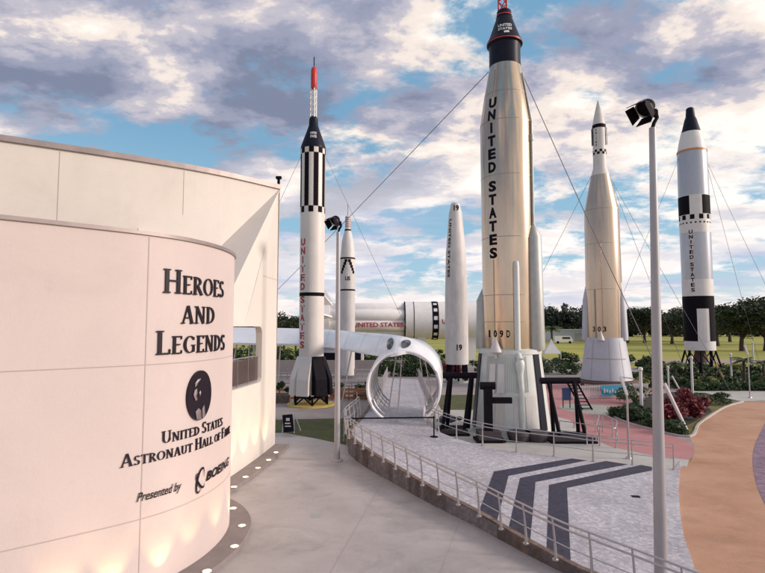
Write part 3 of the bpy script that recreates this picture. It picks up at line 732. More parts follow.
for ci in (3, 8, 13, 18, 23, 28, 33, 38, 41, 44):
    mb = MB(); vs = []
    for q in range(13):
        for dd in (0, .035): vs.append(ribpt(min(len(nn) - 1.01, ci + dd * 1.2), q / 12, 0.006))
    mb.add(vs, [(2 * q, 2 * q + 1, 2 * q + 3, 2 * q + 2) for q in range(12)]).build('panel_joint', 'joint', hp, fix=False)
def find(px, py):
    best = None
    for i in range(0, (len(nn) - 1) * 4):
        for q in range(0, 21):
            p = ribpt(i / 4, q / 20); r_ = proj(*p); d = (r_[0] - px) ** 2 + (r_[1] - py) ** 2
            if best is None or d < best[0]: best = (d, i / 4, q / 20)
    return best[1], best[2]
for (px, py, a, b_) in ((390, 343.5, 0.9, 0.17), (406, 343.5, 1.5, 0.14)):
    ci, cu = find(px, py); mb = MB(); n = 24
    vs = [ribpt(min(len(nn) - 1.01, ci + a * math.cos(2 * math.pi * i / n)), min(1, max(0, cu + b_ * 1.4 * math.sin(2 * math.pi * i / n))), 0.04) for i in range(n)] + [ribpt(ci, cu, 0.06)]
    mb.add(vs, [(i, (i + 1) % n, n) for i in range(n)]).build('oval_skylight', 'glass', hp, fix=False)
# struts below the ribbon, left part
for k, (px, py, Y) in enumerate([(238, 330, 50), (250, 330, 50), (256, 330, 50), (281, 332, 49), (352, 340, 38)]):
    a = Vector(WY(px, py + 8, Y)); MB().cyl(a, (a.x - 0.8 + 0.5 * (k % 2), a.y, 0.0), 0.06, n=8).build('strut', 'steel', hp)
for dx in (-1.25, -0.7, 1.0, 1.45):
    p = (1.5 + dx, 30.2, zp(1.5 + dx, 30.2)); MB().cyl(p, (1.5 + dx * 0.55, 30.4, 3.0 + 1.55), 0.035, n=6).build('strut', 'steel', hp)
# ================================================================== RAILINGS
def railing(label, pts3, posts, h=1.03, lean=0.0, heights=(1.03, 0.88, 0.45), inner=0.0, spacing=1.15, r=0.022):
    """pts3: base line"""
    P = Path(pts3); c_ = P.at(P.L / 2)[0]
    t = thing('railing', label, 'railing', tuple(c_), 'steel railings along the ramp')
    n = max(1, round(P.L / spacing)); 
    def top(d, hh):
        p, tt = P.at(d); sd = Vector((tt.y, -tt.x, 0)).normalized(); k = hh / h
        return p + Vector((0, 0, hh)) + sd * lean * k * k
    for i in range(n + 1):
        d = P.L * i / n * 0.9999
        mb = MB(); mb.tube([top(d, h * q / 4) for q in range(5)], [0.045, 0.035, 0.03, 0.026, 0.022], 6)
        p, tt = P.at(d); mb.cyl(p, p + Vector((0, 0, 0.03)), 0.08, n=10)
        mb.build('post', 'steel', t, smooth=60)
    for j, hh in enumerate(heights):
        m_ = max(8, int(P.L / 0.4)); MB().tube([top(P.L * i / m_ * 0.9999, hh) for i in range(m_ + 1)], r if j < 2 else 0.015, 8).build('handrail' if j == 0 else 'lower_rail', 'steel', t, smooth=60)
    return t
ff3 = [Vector((x, y, zp(x, y))) for x, y in offset2(rf, 0.0)]
inn = []
for i, (x, y) in enumerate(rf):
    d = Vector(rf[i]) - Vector(ro[i]); d.normalize(); x += d.x * 0.12; y += d.y * 0.12; inn.append(Vector((x, y, zp(x, y))))
sel = [p for p in inn if p.y < 31.5]
railing('long curved steel railing along the outer edge of the ramp above the plaza', sel, 0, lean=0.10, spacing=1.0, r=.026)
bk = [Vector((p.x, p.y, zp(p.x, p.y))) for p in backc]
b_a = [p for p in bk if p.y < 31.0 or p.x > 3][:]
railing('steel railing on the inner ramp edge in front of the big silver rocket', [p for p in bk if p.y < 29.5], 0, lean=0.0, spacing=1.5)
far_l = [Vector((x, y, zp(x, y))) for x, y in [(-0.7, 32.5), (-0.5, 36), (0, 41), (0.2, 45), (0.45, 49.8)]]
far_r = [Vector((x, y, zp(x, y))) for x, y in [(2.9, 32.5), (3.0, 36), (3.1, 40), (3.2, 45), (3.3, 49.8)]]
railing('left steel railing of the ramp beyond the hoop', far_l, 0, spacing=.7, heights=(1.03, .8, .6, .4, .2)); railing('right steel railing of the ramp beyond the hoop', far_r, 0, spacing=.7, heights=(1.03, .8, .6, .4, .2))
# outer lower handrail that loops at the left end of the ramp
lp = crom([(*W(352, 452), 0.0), (*W(344, 440), 0.0), (*W(347, 428), 0.0), (*W(356, 416), 0.0), (*W(357, 405), 0.0)], 6)
railing('short bent railing on the grass at the left foot of the ramp', lp, 0, spacing=1.3, heights=(0.95, 0.5))
for i, (pts, lb) in enumerate([([(560, 440), (597, 446), (600, 433), (574, 428)], 'looped steel queue railing beside the right black support frame'),
                               ([(600, 446), (616, 450), (618, 440), (603, 432)], 'short zigzag railing on pink paving left of the slim grey post')]):
    railing(lb, [Vector((*W(*p), 0)) for p in pts], 0, spacing=1.4, heights=(1.0, 0.5))
# stanchion with belt
st = thing('stanchion', 'black belt stanchion closing off the ramp entrance', 'stanchion', (*WP(434, 436), 0.6))
x, y = WP(434, 437); z0 = zp(x, y)
MB().lathe(x, y, [(0.19, z0), (0.19, z0 + .03), (0.05, z0 + .06)], 20).build('base', 'black', st)
MB().cyl((x, y, z0 + .05), (x, y, z0 + 1.0), 0.035).build('pole', 'black', st)
x2, y2 = inn[int(len(inn) * .36)].x, 25.3
q = min(inn, key=lambda p: abs(p.y - 25.2))
MB().bar((x, y, z0 + .93), (q.x, q.y, zp(q.x, q.y) + .93), 0.01, 0.07).build('belt', 'black', st)
# ================================================================== ROCKETS
def lerp_prof(prof):
    def f(z):
        ps = sorted(prof, key=lambda p: p[1])
        for (r0, z0), (r1, z1) in zip(ps, ps[1:]):
            if z0 <= z <= z1: return r0 + (r1 - r0) * (z - z0) / max(1e-6, z1 - z0)
        return ps[0][0] if z < ps[0][1] else ps[-1][0]
    return f
def vis(cx, cy): return -math.atan2(cx, cy)
def cmap(cx, cy, rf_, th, off=0.02):
    th = th + vis(cx, cy)
    def f(u, v):
        r = rf_(v) + off; a = th + u / r
        return (cx + r * math.sin(a), cy - r * math.cos(a), v)
    return f
def stacked(mb, txt, cx, cy, rf_, th, ztop, zbot, w, fill=0.72, gap_word=1, off=0.02, bold=0.03):
    st = (ztop - zbot) / sum(.45 if c_ == ' ' else 1 for c_ in txt); f = cmap(cx, cy, rf_, th, off); q = 0
    for i, ch in enumerate(txt):
        if ch == ' ': q += .45; continue
        zc = ztop - (q + .5) * st; q += 1; ww = w if ch != 'I' else w * 0.25
        put_text(mb, ch, f, -ww / 2, ww / 2, zc - st * fill / 2, zc + st * fill / 2, bold)
def band(mb, cx, cy, rf_, z0, z1, th0, th1, off=0.012, n=None, mi=None):
    th0 += vis(cx, cy); th1 += vis(cx, cy)
    n = n or max(2, int(abs(th1 - th0) / 0.12)); zs_ = [z0, (z0 + z1) / 2, z1]; vs = []
    for z in zs_:
        for j in range(n + 1):
            a = th0 + (th1 - th0) * j / n; r = rf_(z) + off; vs.append((cx + r * math.sin(a), cy - r * math.cos(a), z))
    mb.add(vs, [(i * (n + 1) + j, i * (n + 1) + j + 1, (i + 1) * (n + 1) + j + 1, (i + 1) * (n + 1) + j) for i in range(2) for j in range(n)], mi)
def ring(mb, cx, cy, rf_, z0, z1, off=0.012, mi=None):
    mb.lathe(cx, cy, [(rf_(z0) + off, z0), (rf_(z1) + off, z1)], 48, cap=False, mi=mi)
TAU = 2 * math.pi
def tower(t, cx, cy, z0, z1, r, zc, rc, m1='white', spike=0.7):
    """escape tower: lattice z0..z1, canister z1..zc"""
    mb = MB(); P = [(cx + r * math.sin(a), cy - r * math.cos(a)) for a in (0.3, 0.3 + TAU / 3, 0.3 + 2 * TAU / 3)]
    k = 5
    for i in range(3):
        a = P[i]; b_ = P[(i + 1) % 3]; mb.cyl((*a, z0), (*a, z1), r * .16, n=6)
        for j in range(k):
            za = z0 + (z1 - z0) * j / k; zb = z0 + (z1 - z0) * (j + 1) / k
            mb.cyl((*a, za), (*b_, zb), r * .1, n=5); mb.cyl((*b_, za), (*a, zb), r * .1, n=5)
    mb.build('escape_tower', m1, t)
    MB().lathe(cx, cy, [(rc * .6, z1 - 0.05), (rc, z1 + .1), (rc, zc - 0.2), (rc * .75, zc), (rc * .2, zc + .1)], 20).build('escape_motor', 'red', t, smooth=40)
    MB().cyl((cx, cy, zc), (cx, cy, zc + spike), rc * .16, n=6).build('nose_spike', 'black', t)
# ---------- big silver rocket (front)
def P_(Y, L): return [RZ(Y, py, w) for py, w in L]
AX, AY = 7.4, 31.6
at = thing('rocket', 'largest silver rocket with black capsule in the middle, on a pale green tail skirt', 'rocket', (AX, AY, 0), 'rockets standing in the rocket garden')
body = P_(AY, [(352, 51.5), (240, 51.5), (127, 51), (98, 42), (67.5, 30.5)])
rfa = lerp_prof(body)
MB().lathe(AX, AY, body, 64).build('tank', 'alu', at, smooth=30)
for py in (98, 127, 180, 240, 296, 322):
    mb = MB(); z = RZ(AY, py, 1)[1]; ring(mb, AX, AY, rfa, z - .02, z + .02, 0.006); mb.build('seam_ring', 'alu2', at)
cap = P_(AY, [(68, 31), (55, 30.5), (47, 31), (46, 35), (43.5, 35), (40, 31), (21, 17), (19, 15.5), (12, 14), (11, 11)])
MB().lathe(AX, AY, cap, 48).build('capsule', 'navy', at, smooth=25)
rfc = lerp_prof(cap)
mb = MB(); z = RZ(AY, 45, 1)[1]; mb.lathe(AX, AY, [(rfc(z) + .01, z - .03), (rfc(z) + .01, z + .03)], 48, cap=False)
z = RZ(AY, 17, 1)[1]; mb.lathe(AX, AY, [(RZ(AY, 17, 15.6)[0] + .03, z - .03), (RZ(AY, 17, 15)[0] + .03, z + .03)], 48, cap=False)
mb.build('red_trim', 'red', at)
mb = MB(); f = cmap(AX, AY, rfc, 0.05, 0.035)
za, zb = RZ(AY, 30, 1)[1], RZ(AY, 33.5, 1)[1]
put_text(mb, 'UNITED', f, -.42, .42, zb + .01, za, 0.03); za, zb = RZ(AY, 34.5, 1)[1], RZ(AY, 37.5, 1)[1]; put_text(mb, 'STATES', f, -.42, .42, zb, za, 0.03)
mb.build('lettering', 'white', at)
mb = MB(); za, zb = RZ(AY, 38.6, 1)[1], RZ(AY, 41, 1)[1]; band(mb, AX, AY, rfc, zb, za, -.02, .3, .03); mb.build('flag_decal', 'white', at)
zt = RZ(AY, 11, 1)[1]
tower(at, AX, AY, zt - .05, zt + 3.2, 0.32, zt + 5.0, 0.3, 'red')
mb = MB(); stacked(mb, 'UNITED STATES', AX, AY, rfa, -0.57, RZ(AY, 103, 1)[1], RZ(AY, 262, 1)[1], 0.50, 0.80, bold=.045)
f = cmap(AX, AY, rfa, -0.45, 0.02); za, zb = RZ(AY, 330, 1)[1], RZ(AY, 337, 1)[1]
for i, ch in enumerate('109D'): put_text(mb, ch, f, -.62 + i * .38, -.62 + i * .38 + (.2 if ch != '1' else .1), zb, za, 0.03)
mb.build('lettering', 'black', at)
mb = MB(); band(mb, AX, AY, rfa, RZ(AY, 103, 1)[1], RZ(AY, 75, 1)[1], -0.61, -0.57, .012, 2); band(mb, AX, AY, rfa, RZ(AY, 345, 1)[1], RZ(AY, 262, 1)[1], -0.58, -0.55, .012, 2)
band(mb, AX, AY, rfa, RZ(AY, 75, 1)[1], RZ(AY, 70, 1)[1], 0.0, 0.12, .012, 2)
mb.build('dark_stripe', 'alu2', at)
# skirt
skp = P_(AY, [(432, 77), (424, 76), (390, 69), (352, 60), (349, 60), (348, 56)])
rfs = lerp_prof(skp)
MB().lathe(AX, AY, skp, 48).build('tail_skirt', 'greygreen', at, smooth=30)
mb = MB(); z = RZ(AY, 351, 1)[1]; mb.lathe(AX, AY, [(rfs(z) + .05, z - .12), (rfs(z) + .05, z + .12)], 48, cap=False)
for k in range(26):
    a = -0.98 + 1.25 * k / 25; z1, z0 = RZ(AY, 355, 1)[1], RZ(AY, 388, 1)[1]
    mb.bar((AX + (rfs(z0) + .02) * math.sin(a), AY - (rfs(z0) + .02) * math.cos(a), z0), (AX + (rfs(z1) + .02) * math.sin(a), AY - (rfs(z1) + .02) * math.cos(a), z1), .04, .04)
mb.build('skirt_ribs', 'greygreen', at)
for a in (-1.45, 0.70, 2.4, -2.7):
    mb = MB()
    z1, z0 = RZ(AY, 353, 1)[1], RZ(AY, 425, 1)[1]; vs = []
    for z in (z0, z1):
        for da in (-.13, .13): r = rfs(z) + .06; vs.append((AX + r * math.sin(a + da), AY - r * math.cos(a + da), z))
        for da in (-.13, .13): r = rfs(z) - .05; vs.append((AX + r * math.sin(a + da), AY - r * math.cos(a + da), z))
    mb.add(vs, [(0, 1, 5, 4), (0, 4, 6, 2), (1, 3, 7, 5), (2, 6, 7, 3)]); mb.build('skirt_strip', 'navy', at)
mb = MB()
for a, ww in ((-.55, .25), (-.28, .22), (.2, .24), (.55, .3)):
    band(mb, AX, AY, rfs, RZ(AY, 424, 1)[1], RZ(AY, 392, 1)[1], a - ww / 2, a + ww / 2, .02, 4)
band(mb, AX, AY, rfs, RZ(AY, 389.5, 1)[1], RZ(AY, 362, 1)[1], -.62, -.42, .07, 4)
band(mb, AX, AY, rfs, RZ(AY, 389.5, 1)[1], RZ(AY, 362, 1)[1], -.36, -.16, .07, 4)
mb.build('access_panels', 'dirtywhite', at)
# side pods
def pod(t, cx, cy, a, R0, w, z0, zs_, ztip, m_, name='side_fairing', lean=0.0):
    a += vis(cx, cy); r = w / 2; d = Vector((math.sin(a), -math.cos(a), 0)); c0 = Vector((cx, cy, 0)) + d * (R0 + r * .35)
    pr = [(r * .95, z0), (r, z0 + .2), (r, zs_), (r * .55, (zs_ + ztip) / 2), (0.02, ztip)]
    mb = MB(); vs = []; n = 16
    for rr, z in pr:
        k = (z - z0) / max(.01, ztip - z0); cc = c0 - d * lean * k
        for j in range(n): q = TAU * j / n; vs.append((cc.x + rr * math.cos(q), cc.y + rr * math.sin(q), z))
    fs = [(i * n + j, i * n + (j + 1) % n, (i + 1) * n + (j + 1) % n, (i + 1) * n + j) for i in range(len(pr) - 1) for j in range(n)] + [tuple(range(n - 1, -1, -1))]
    mb.add(vs, fs).build(name, m_, t, smooth=35)
zz = lambda py: RZ(AY, py, 1)[1]
pod(at, AX, AY, 1.2, 1.45, .92, zz(349), zz(240), zz(222), 'grey', lean=.1)
pod(at, AX, AY, -1.75, 1.45, .8, zz(349), zz(300), zz(286), 'grey', lean=.1)
mb = MB(); d = Vector((math.sin(.04), -math.cos(.04), 0)); c0 = Vector((AX, AY, 0)) + d * 1.62
mb.tube([tuple(c0 + Vector((0, 0, z))) for z in (zz(352), zz(300), zz(270), zz(265), zz(263.5))], [.17, .17, .17, .14, .03], 12)
c1 = Vector((AX, AY, 0)) + d * 1.98; c2 = Vector((AX, AY, 0)) + d * 2.2
mb.tube([tuple(c0 + Vector((0, 0, zz(352)))), tuple(c1 + Vector((0, 0, zz(358))))], .17, 12)
mb.tube([tuple(c1 + Vector((0, 0, zz(358)))), tuple(c1 + Vector((0, 0, zz(361)))), tuple(c1 + Vector((0, 0, zz(366)))), tuple(c1 + Vector((0, 0, zz(372)))), tuple(c2 + Vector((0, 0, zz(385)))), tuple(c2 + Vector((0, 0, zz(425))))], [.2, .26, .24, .17, .15, .15], 12)
mb.build('feed_pipe', 'greygreen', at, smooth=40)
mb = MB(); a = 0.90
for (p0, p1, rr) in ((78, 127, .045), (127, 143, .07), (143, 228, .08)):
    r0, r1 = rfa(zz(p0)) + .06, rfa(zz(p1)) + .06; mb.cyl((AX + r0 * math.sin(a), AY - r0 * math.cos(a), zz(p0)), (AX + r1 * math.sin(a), AY - r1 * math.cos(a), zz(p1)), rr, n=10)
z = zz(143); r0 = rfa(z) + .06; mb.cyl((AX + r0 * math.sin(a), AY - r0 * math.cos(a), z - .2), (AX + r0 * math.sin(a), AY - r0 * math.cos(a), z + .15), .12, n=10)
mb.build('conduit', 'grey', at, smooth=40)
def vernier(t, cx, cy, a, R0, z0, h, r):
    a += vis(cx, cy); x, y = cx + R0 * math.sin(a), cy - R0 * math.cos(a)
    MB().lathe(x, y, [(r * .3, z0 - .35), (r * .2, z0 - .1), (r, z0), (r, z0 + .06), (r * .55, z0 + h * .5), (.02, z0 + h)], 14).build('vernier_fairing', 'dirtywhite', t, smooth=30)
vernier(at, AX, AY, -.42, 1.85, zz(351), .85, .34)
# hold-down frames
hb = mat('plinth', (0.05, 0.04, 0.045), 0.7, var=0.3)
def frame(label, c, w, top, dirx, legs=4, base=True):
    t = thing('support_frame', label, 'support frame', (*c, 0), 'black steel frames holding the big silver rocket')
    cx, cy = c; x0, x1 = cx - w / 2, cx + w / 2
    MB().cyl((x0, cy, top), (x1, cy + .1, top), .17, n=16).build('top_roller', 'black', t, smooth=40)
    for i, fx in enumerate((.22, .85)):
        for sy in (-1, 1):
            lx = x0 + w * fx; bx = lx + dirx * (.45 if sy < 0 else .25); MB().cyl((lx + .05 * sy, cy, top), (bx + .1 * sy, cy + sy * .55, .2), .095, .105, n=10).build('leg', 'black', t, smooth=40)
    MB().box(x0 + dirx * .3, cy - .8, .02, x1 + dirx * .55, cy + .8, .10).build('base_plate', 'black', t)
    MB().box(x0 + dirx * .3 + .1, cy - .7, .10, x1 + dirx * .55 - .1, cy - .45, .34).box(x0 + dirx * .3 + .1, cy + .45, .10, x1 + dirx * .55 - .1, cy + .7, .34).build('base_beam', hb, t)
    return t
frame('black splayed support frame on the right side of the big silver rocket', (9.35, 28.7), 2.1, 3.1, 1)
frame('black splayed support frame on the left side of the big silver rocket', (4.35, 30.6), 1.9, 3.2, -1)
t = thing('support_frame', 'thick black upright support in front of the big silver rocket', 'support frame', (5.5, 28.6, 0), 'black steel frames holding the big silver rocket')
MB().box(5.32, 28.4, .5, 5.72, 28.8, 2.75).build('upright', 'black', t)
MB().cyl((5.12, 28.6, 2.85), (5.90, 28.6, 2.85), .2, n=16).build('top_roller', 'black', t, smooth=40)
MB().box(5.75, 28.45, 1.95, 6.75, 28.7, 2.25).build('arm', 'black', t)
MB().box(4.8, 28.0, .05, 6.3, 29.2, .14).build('base_plate', 'black', t)
MB().prism([(4.95, 28.1), (6.1, 28.1), (6.1, 29.1), (4.95, 29.1)], .14, .55).build('base_block', hb, t)
for i, (px, lb) in enumerate([(519, 'dark round concrete footing under the skirt of the big silver rocket, left of the other'), (537, 'dark round concrete footing under the skirt, right beside the black frame')]):
    x, y = W(px, 441); mb = MB().lathe(x, y, [(.5, 0), (.62, .35), (.6, .5), (.45, .5)], 24); tag(mb.build('footing', hb), lb, 'footing', 'footings under the big silver rocket')
x, y = W(449, 428); mb = MB()
for i in range(14):
    mb.ico((x + random.uniform(-.6, .6), y + random.uniform(-.3, .3), .45 + random.uniform(0, .18)), random.uniform(.16, .3), sz=.6)
tag(mb.build('tarpaulin', mat('tarp', (.10, .10, .14), .5), smooth=60), 'crumpled dark tarpaulin heap at the foot of the left black frame', 'tarpaulin')
# ---------- redstone
RX, RY = -5.42, 41.4
rs = thing('rocket', 'slender white rocket with black stripes, red tower and red UNITED STATES lettering', 'rocket', (RX, RY, 0), 'rockets standing in the rocket garden')
bp_ = P_(RY, [(356, 24.5), (300, 24.5), (214, 24.5), (150, 24.5)]); rfr = lerp_prof(bp_)
MB().lathe(RX, RY, bp_, 48).build('body', 'rwhite', rs, smooth=30)
zr = lambda py: RZ(RY, py, 1)[1]
mb = MB()
for k in range(16):
    if k % 2 == 0: band(mb, RX, RY, rfr, zr(208), zr(155.5), TAU * k / 16 + .05, TAU * (k + 1) / 16 + .05, .012, 3)
    else:
        band(mb, RX, RY, rfr, zr(155.5), zr(150), TAU * k / 16 + .05, TAU * (k + 1) / 16 + .05, .012, 3)
        band(mb, RX, RY, rfr, zr(214), zr(208), TAU * k / 16 + .05, TAU * (k + 1) / 16 + .05, .012, 3)
ring(mb, RX, RY, rfr, zr(296.5), zr(293), .014)
mb.build('black_markings', 'black', rs)
cp_ = P_(RY, [(150, 25), (147, 24.5), (131, 13), (126, 9.5), (119, 8.5), (117, 6)])
MB().lathe(RX, RY, cp_, 36).build('capsule', 'navy', rs, smooth=25)
mb = MB(); f = cmap(RX, RY, lerp_prof(cp_), .0, .03); put_text(mb, 'UNITED', f, -.25, .25, zr(137), zr(134.5), .03); put_text(mb, 'STATES', f, -.25, .25, zr(141), zr(138.2), .03); mb.build('lettering', 'white', rs)
tower(rs, RX, RY, zr(118), zr(89), .27, zr(68), .24, 'white', .9)
mb = MB(); stacked(mb, 'UNITED STATES', RX, RY, rfr, -0.85, zr(239), zr(349), .48, .78, bold=.035); mb.build('lettering', 'redtext', rs)
skr = [(zr(356), .93), (zr(392), 1.1)]
mb = MB(); mb.lathe(RX, RY, [(.93, zr(394)), (.93, zr(355))], 32, fn=lambda i, j: 0 if j >= 17 or j < 1 else 1).build('tail_section', ['rwhite', 'black'], rs, smooth=40)
def fin(t, cx, cy, a, pts, thk, m_):
    d = Vector((math.sin(a), -math.cos(a), 0)); s_ = Vector((math.cos(a), math.sin(a), 0)) * thk / 2; vs = []
    for sg in (-1, 1):
        for r, z in pts: vs.append(Vector((cx, cy, z)) + d * r + s_ * sg)
    n = len(pts); MB().add(vs, [tuple(range(n - 1, -1, -1)), tuple(range(n, 2 * n))] + [(i, (i + 1) % n, n + (i + 1) % n, n + i) for i in range(n)]).build('fin', m_, t)
for a, m_ in ((-1.05, 'rwhite'), (-.30, 'rwhite'), (.65, 'black'), (1.45, 'black'), (2.9, 'black')):
    fin(rs, RX, RY, a, [(.80, zr(356)), (.98, zr(356.5)), (1.52, zr(378)), (1.60, zr(394)), (.8, zr(391))], .95, m_)
stn = thing('launch_stand', 'black lattice stand on a yellow ring under the slender striped white rocket', 'stand', (RX, RY, 0))
mb = MB()
for k in range(6):
    a = TAU * k / 6 + .2; b_ = TAU * (k + 1) / 6 + .2; r = 1.35; p = (RX + r * math.sin(a), RY - r * math.cos(a)); q = (RX + r * math.sin(b_), RY - r * math.cos(b_))
    z1 = zr(394.5)
    mb.bar((*p, .1), (*p, z1), .14, .14); mb.bar((*p, z1 - .08), (*q, z1 - .08), .12, .12); mb.bar((*p, .15), ((p[0] + q[0]) / 2, (p[1] + q[1]) / 2, z1 - .1), .09, .09); mb.bar((*q, .15), ((p[0] + q[0]) / 2, (p[1] + q[1]) / 2, z1 - .1), .09, .09)
mb.build('lattice_frame', 'black', stn); MB().lathe(RX, RY, [(1.8, 0), (1.8, .12), (1.3, .12)], 32).build('base_ring', 'yellow', stn)
# ---------- juno
JX, JY = -4.05, 62.5
ju = thing('rocket', 'thin white rocket with black bands behind the left lamp pole', 'rocket', (JX, JY, 0), 'rockets standing in the rocket garden')
zj = lambda py: RZ(JY, py, 1)[1]
bp_ = P_(JY, [(375, 15), (300, 15), (259, 14.8), (250, 13.5), (241, 12), (231, 6.5), (229, 6)]); rfj = lerp_prof(bp_)
MB().lathe(JX, JY, bp_, 36).build('body', 'dirtywhite', ju, smooth=30)
mb = MB()
for a, b_ in ((259.5, 258), (291, 289.5), (231, 229.5)): ring(mb, JX, JY, rfj, zj(a), zj(b_), .014)
for sg in (-1, 1):
    for k in range(5):
        u0, u1 = k / 5, (k + 1) / 5; band(mb, JX, JY, rfj, zj(260 + 14 * u1), zj(260 + 14 * u0), sg * (.05 + .8 * u0), sg * (.05 + .8 * u1) + sg * .22, .014, 2)
f = cmap(JX, JY, rfj, 0, .02); put_text(mb, 'US', f, -.3, .3, zj(281), zj(277), .03)
mb.build('black_markings', 'black', ju)
MB().lathe(JX, JY, P_(JY, [(229, 5), (228, 5.5), (217, 5.5), (216, 4)]), 20).build('spin_tub', 'dirtywhite', ju, smooth=30)
mb = MB()
for k in range(5): mb.lathe(JX, JY, [(.335, zj(227 - k * 2.2)), (.335, zj(226.3 - k * 2.2))], 16, cap=False)
mb.build('red_bands', 'redtext', ju)
MB().cyl((JX, JY, zj(217)), (JX, JY, zj(204)), .07, n=8).build('satellite_probe', 'steel', ju)
# ---------- thor
TX, TY = 7.93, 58.0
thr = thing('rocket', 'plain white blunt nosed rocket between the hoop and the big silver rocket', 'rocket', (TX, TY, 0), 'rockets standing in the rocket garden')
zt_ = lambda py: RZ(TY, py, 1)[1]
bp_ = P_(TY, [(364, 23), (340, 23), (300, 22.5), (255, 20), (213, 13), (210, 11.5), (204, 9), (203, 7)]); rft = lerp_prof(bp_)
MB().lathe(TX, TY, bp_, 36).build('body', 'dirtywhite', thr, smooth=20)
mb = MB(); f = cmap(TX, TY, rft, .1, .03); put_text(mb, '19', f, -.25, .35, zt_(212), zt_(206), .03); f = cmap(TX, TY, rft, .15, .03); put_text(mb, '19', f, -.2, .4, zt_(350), zt_(344), .03)
put_text(mb, 'UNITED STATES', lambda u, v: cmap(TX, TY, rft, -.75, .03)(v, -u), -zt_(220), -zt_(278), -.16, .16, .02)
mb.build('lettering', 'black', thr)
ts = thing('launch_stand', 'dark short stand under the plain white blunt rocket', 'stand', (TX, TY, 0))
mb = MB()
for k in range(8):
    a = TAU * k / 8; mb.bar((TX + 1.1 * math.sin(a), TY - 1.1 * math.cos(a), 0), (TX + 1.0 * math.sin(a), TY - 1.0 * math.cos(a), zt_(364.5)), .2, .2)
mb.build('legs', 'black', ts); MB().lathe(TX, TY, [(1.3, 0), (1.3, .2), (.4, .2)], 24).build('base', 'grey', ts)
# ---------- agena
GX, GY = 21.55, 52.5
ag = thing('rocket', 'silver rocket with white pointed nose and checkered band, right of the biggest one', 'rocket', (GX, GY, 0), 'rockets standing in the rocket garden')
zg = lambda py: RZ(GY, py, 1)[1]
bp_ = P_(GY, [(340, 34), (280, 34), (211, 32.5), (176, 18)]); rfg = lerp_prof(bp_)
MB().lathe(GX, GY, bp_, 48).build('tank', 'agena', ag, smooth=25)
up_ = P_(GY, [(176, 17.5), (168, 13), (150, 12.5), (129, 12.5), (125, 12.2), (118, 9.5), (108, 5), (101, 1.6)]); rfu = lerp_prof(up_)
MB().lathe(GX, GY, up_, 36).build('upper_stage', 'dirtywhite', ag, smooth=20)
mb = MB(); ring(mb, GX, GY, rfu, zg(129), zg(125.5), .02)
for a in (-1.5, 1.15): band(mb, GX, GY, rfu, zg(146), zg(129), a, a + .5, .1, 3)
for r_ in range(2):
    for k in range(16):
        if (k + r_) % 2: band(mb, GX, GY, rfu, zg(155.5 - 2.4 * r_), zg(153.1 - 2.4 * r_), TAU * k / 16, TAU * (k + 1) / 16, .015, 2)
stacked(mb, 'UNITED', GX, GY, rfu, -.45, zg(130), zg(148), .13, .7)
mb.build('black_markings', 'black', ag)
mb = MB(); f = cmap(GX, GY, rfg, -.15, .02)
for i, ch in enumerate('303'): put_text(mb, ch, f, -.9 + i * .5, -.9 + i * .5 + .28, zg(331.5), zg(326.5), .03)
mb.build('lettering', 'black', ag)
mb = MB()
for a in (-.55, .85): band(mb, GX, GY, rfg, zg(338), zg(290), a, a + .09, .02, 2)
for a in (-.1,): band(mb, GX, GY, rfg, zg(336), zg(180), a, a + .02, .014, 1)
for py in (211, 245, 290): z = zg(py); ring(mb, GX, GY, rfg, z - .02, z + .02, .006)
mb.build('dark_stripe', 'alu2', ag)
sk = P_(GY, [(379, 49), (372, 47), (339, 37), (337.5, 37)]); rfk = lerp_prof(sk)
MB().lathe(GX, GY, sk, 40).build('tail_skirt', 'greyblue', ag, smooth=30)
mb = MB()
for a in (-.62, .15, .72): band(mb, GX, GY, rfk, zg(378), zg(340), a, a + .02, .01, 1)
band(mb, GX, GY, rfk, zg(358.5), zg(357.5), -1, 1, .01); mb.build('skirt_joints', 'joint', ag)
pod(ag, GX, GY, -1.5, 1.5, .9, zg(340), zg(300), zg(275), 'greyblue', lean=.25)
pod(ag, GX, GY, 1.35, 1.5, .9, zg(340), zg(300), zg(270), 'greyblue', lean=.25)
vernier(ag, GX, GY, -.2, 1.8, zg(340), .9, .33)
gs = thing('launch_stand', 'round rusty stand under the rocket with the checkered band', 'stand', (GX, GY, 0))
MB().lathe(GX, GY, [(3.0, .55), (3.0, .8), (1, .8)], 32).build('platform', 'rust', gs)
for k in range(10):
    a = TAU * k / 10; MB().cyl((GX + 2.7 * math.sin(a), GY - 2.7 * math.cos(a), 0), (GX + 2.7 * math.sin(a), GY - 2.7 * math.cos(a), .56), .12, n=8).build('leg', 'rust', gs)
# ---------- titan
IX, IY = 35.2, 60.2
ti = thing('rocket', 'grey and white rocket with black roll pattern nearest the right edge', 'rocket', (IX, IY, 0), 'rockets standing in the rocket garden')
zi = lambda py: RZ(IY, py, 1)[1]
bp_ = P_(IY, [(350, 27.5), (297, 27.5), (200, 27.5), (152, 26.5)]); rfi = lerp_prof(bp_)
MB().lathe(IX, IY, bp_, 48).build('tank', 'titan', ti, smooth=25)
MB().lathe(IX, IY, P_(IY, [(152, 26), (142, 22.5), (133, 18)]), 40).build('adapter', 'white', ti, smooth=25)
MB().lathe(IX, IY, P_(IY, [(133, 17.5), (120, 11), (117, 8.5), (109, 7.2), (108, 5)]), 36).build('capsule', 'navy', ti, smooth=25)
mb = MB(); ring(mb, IX, IY, rfi, zi(153.5), zi(151.5), .03); mb.build('orange_band', 'orangeband', ti)
mb = MB()
ring(mb, IX, IY, rfi, zi(234), zi(197), .010, 0); ring(mb, IX, IY, rfi, zi(350), zi(280), .010, 0)
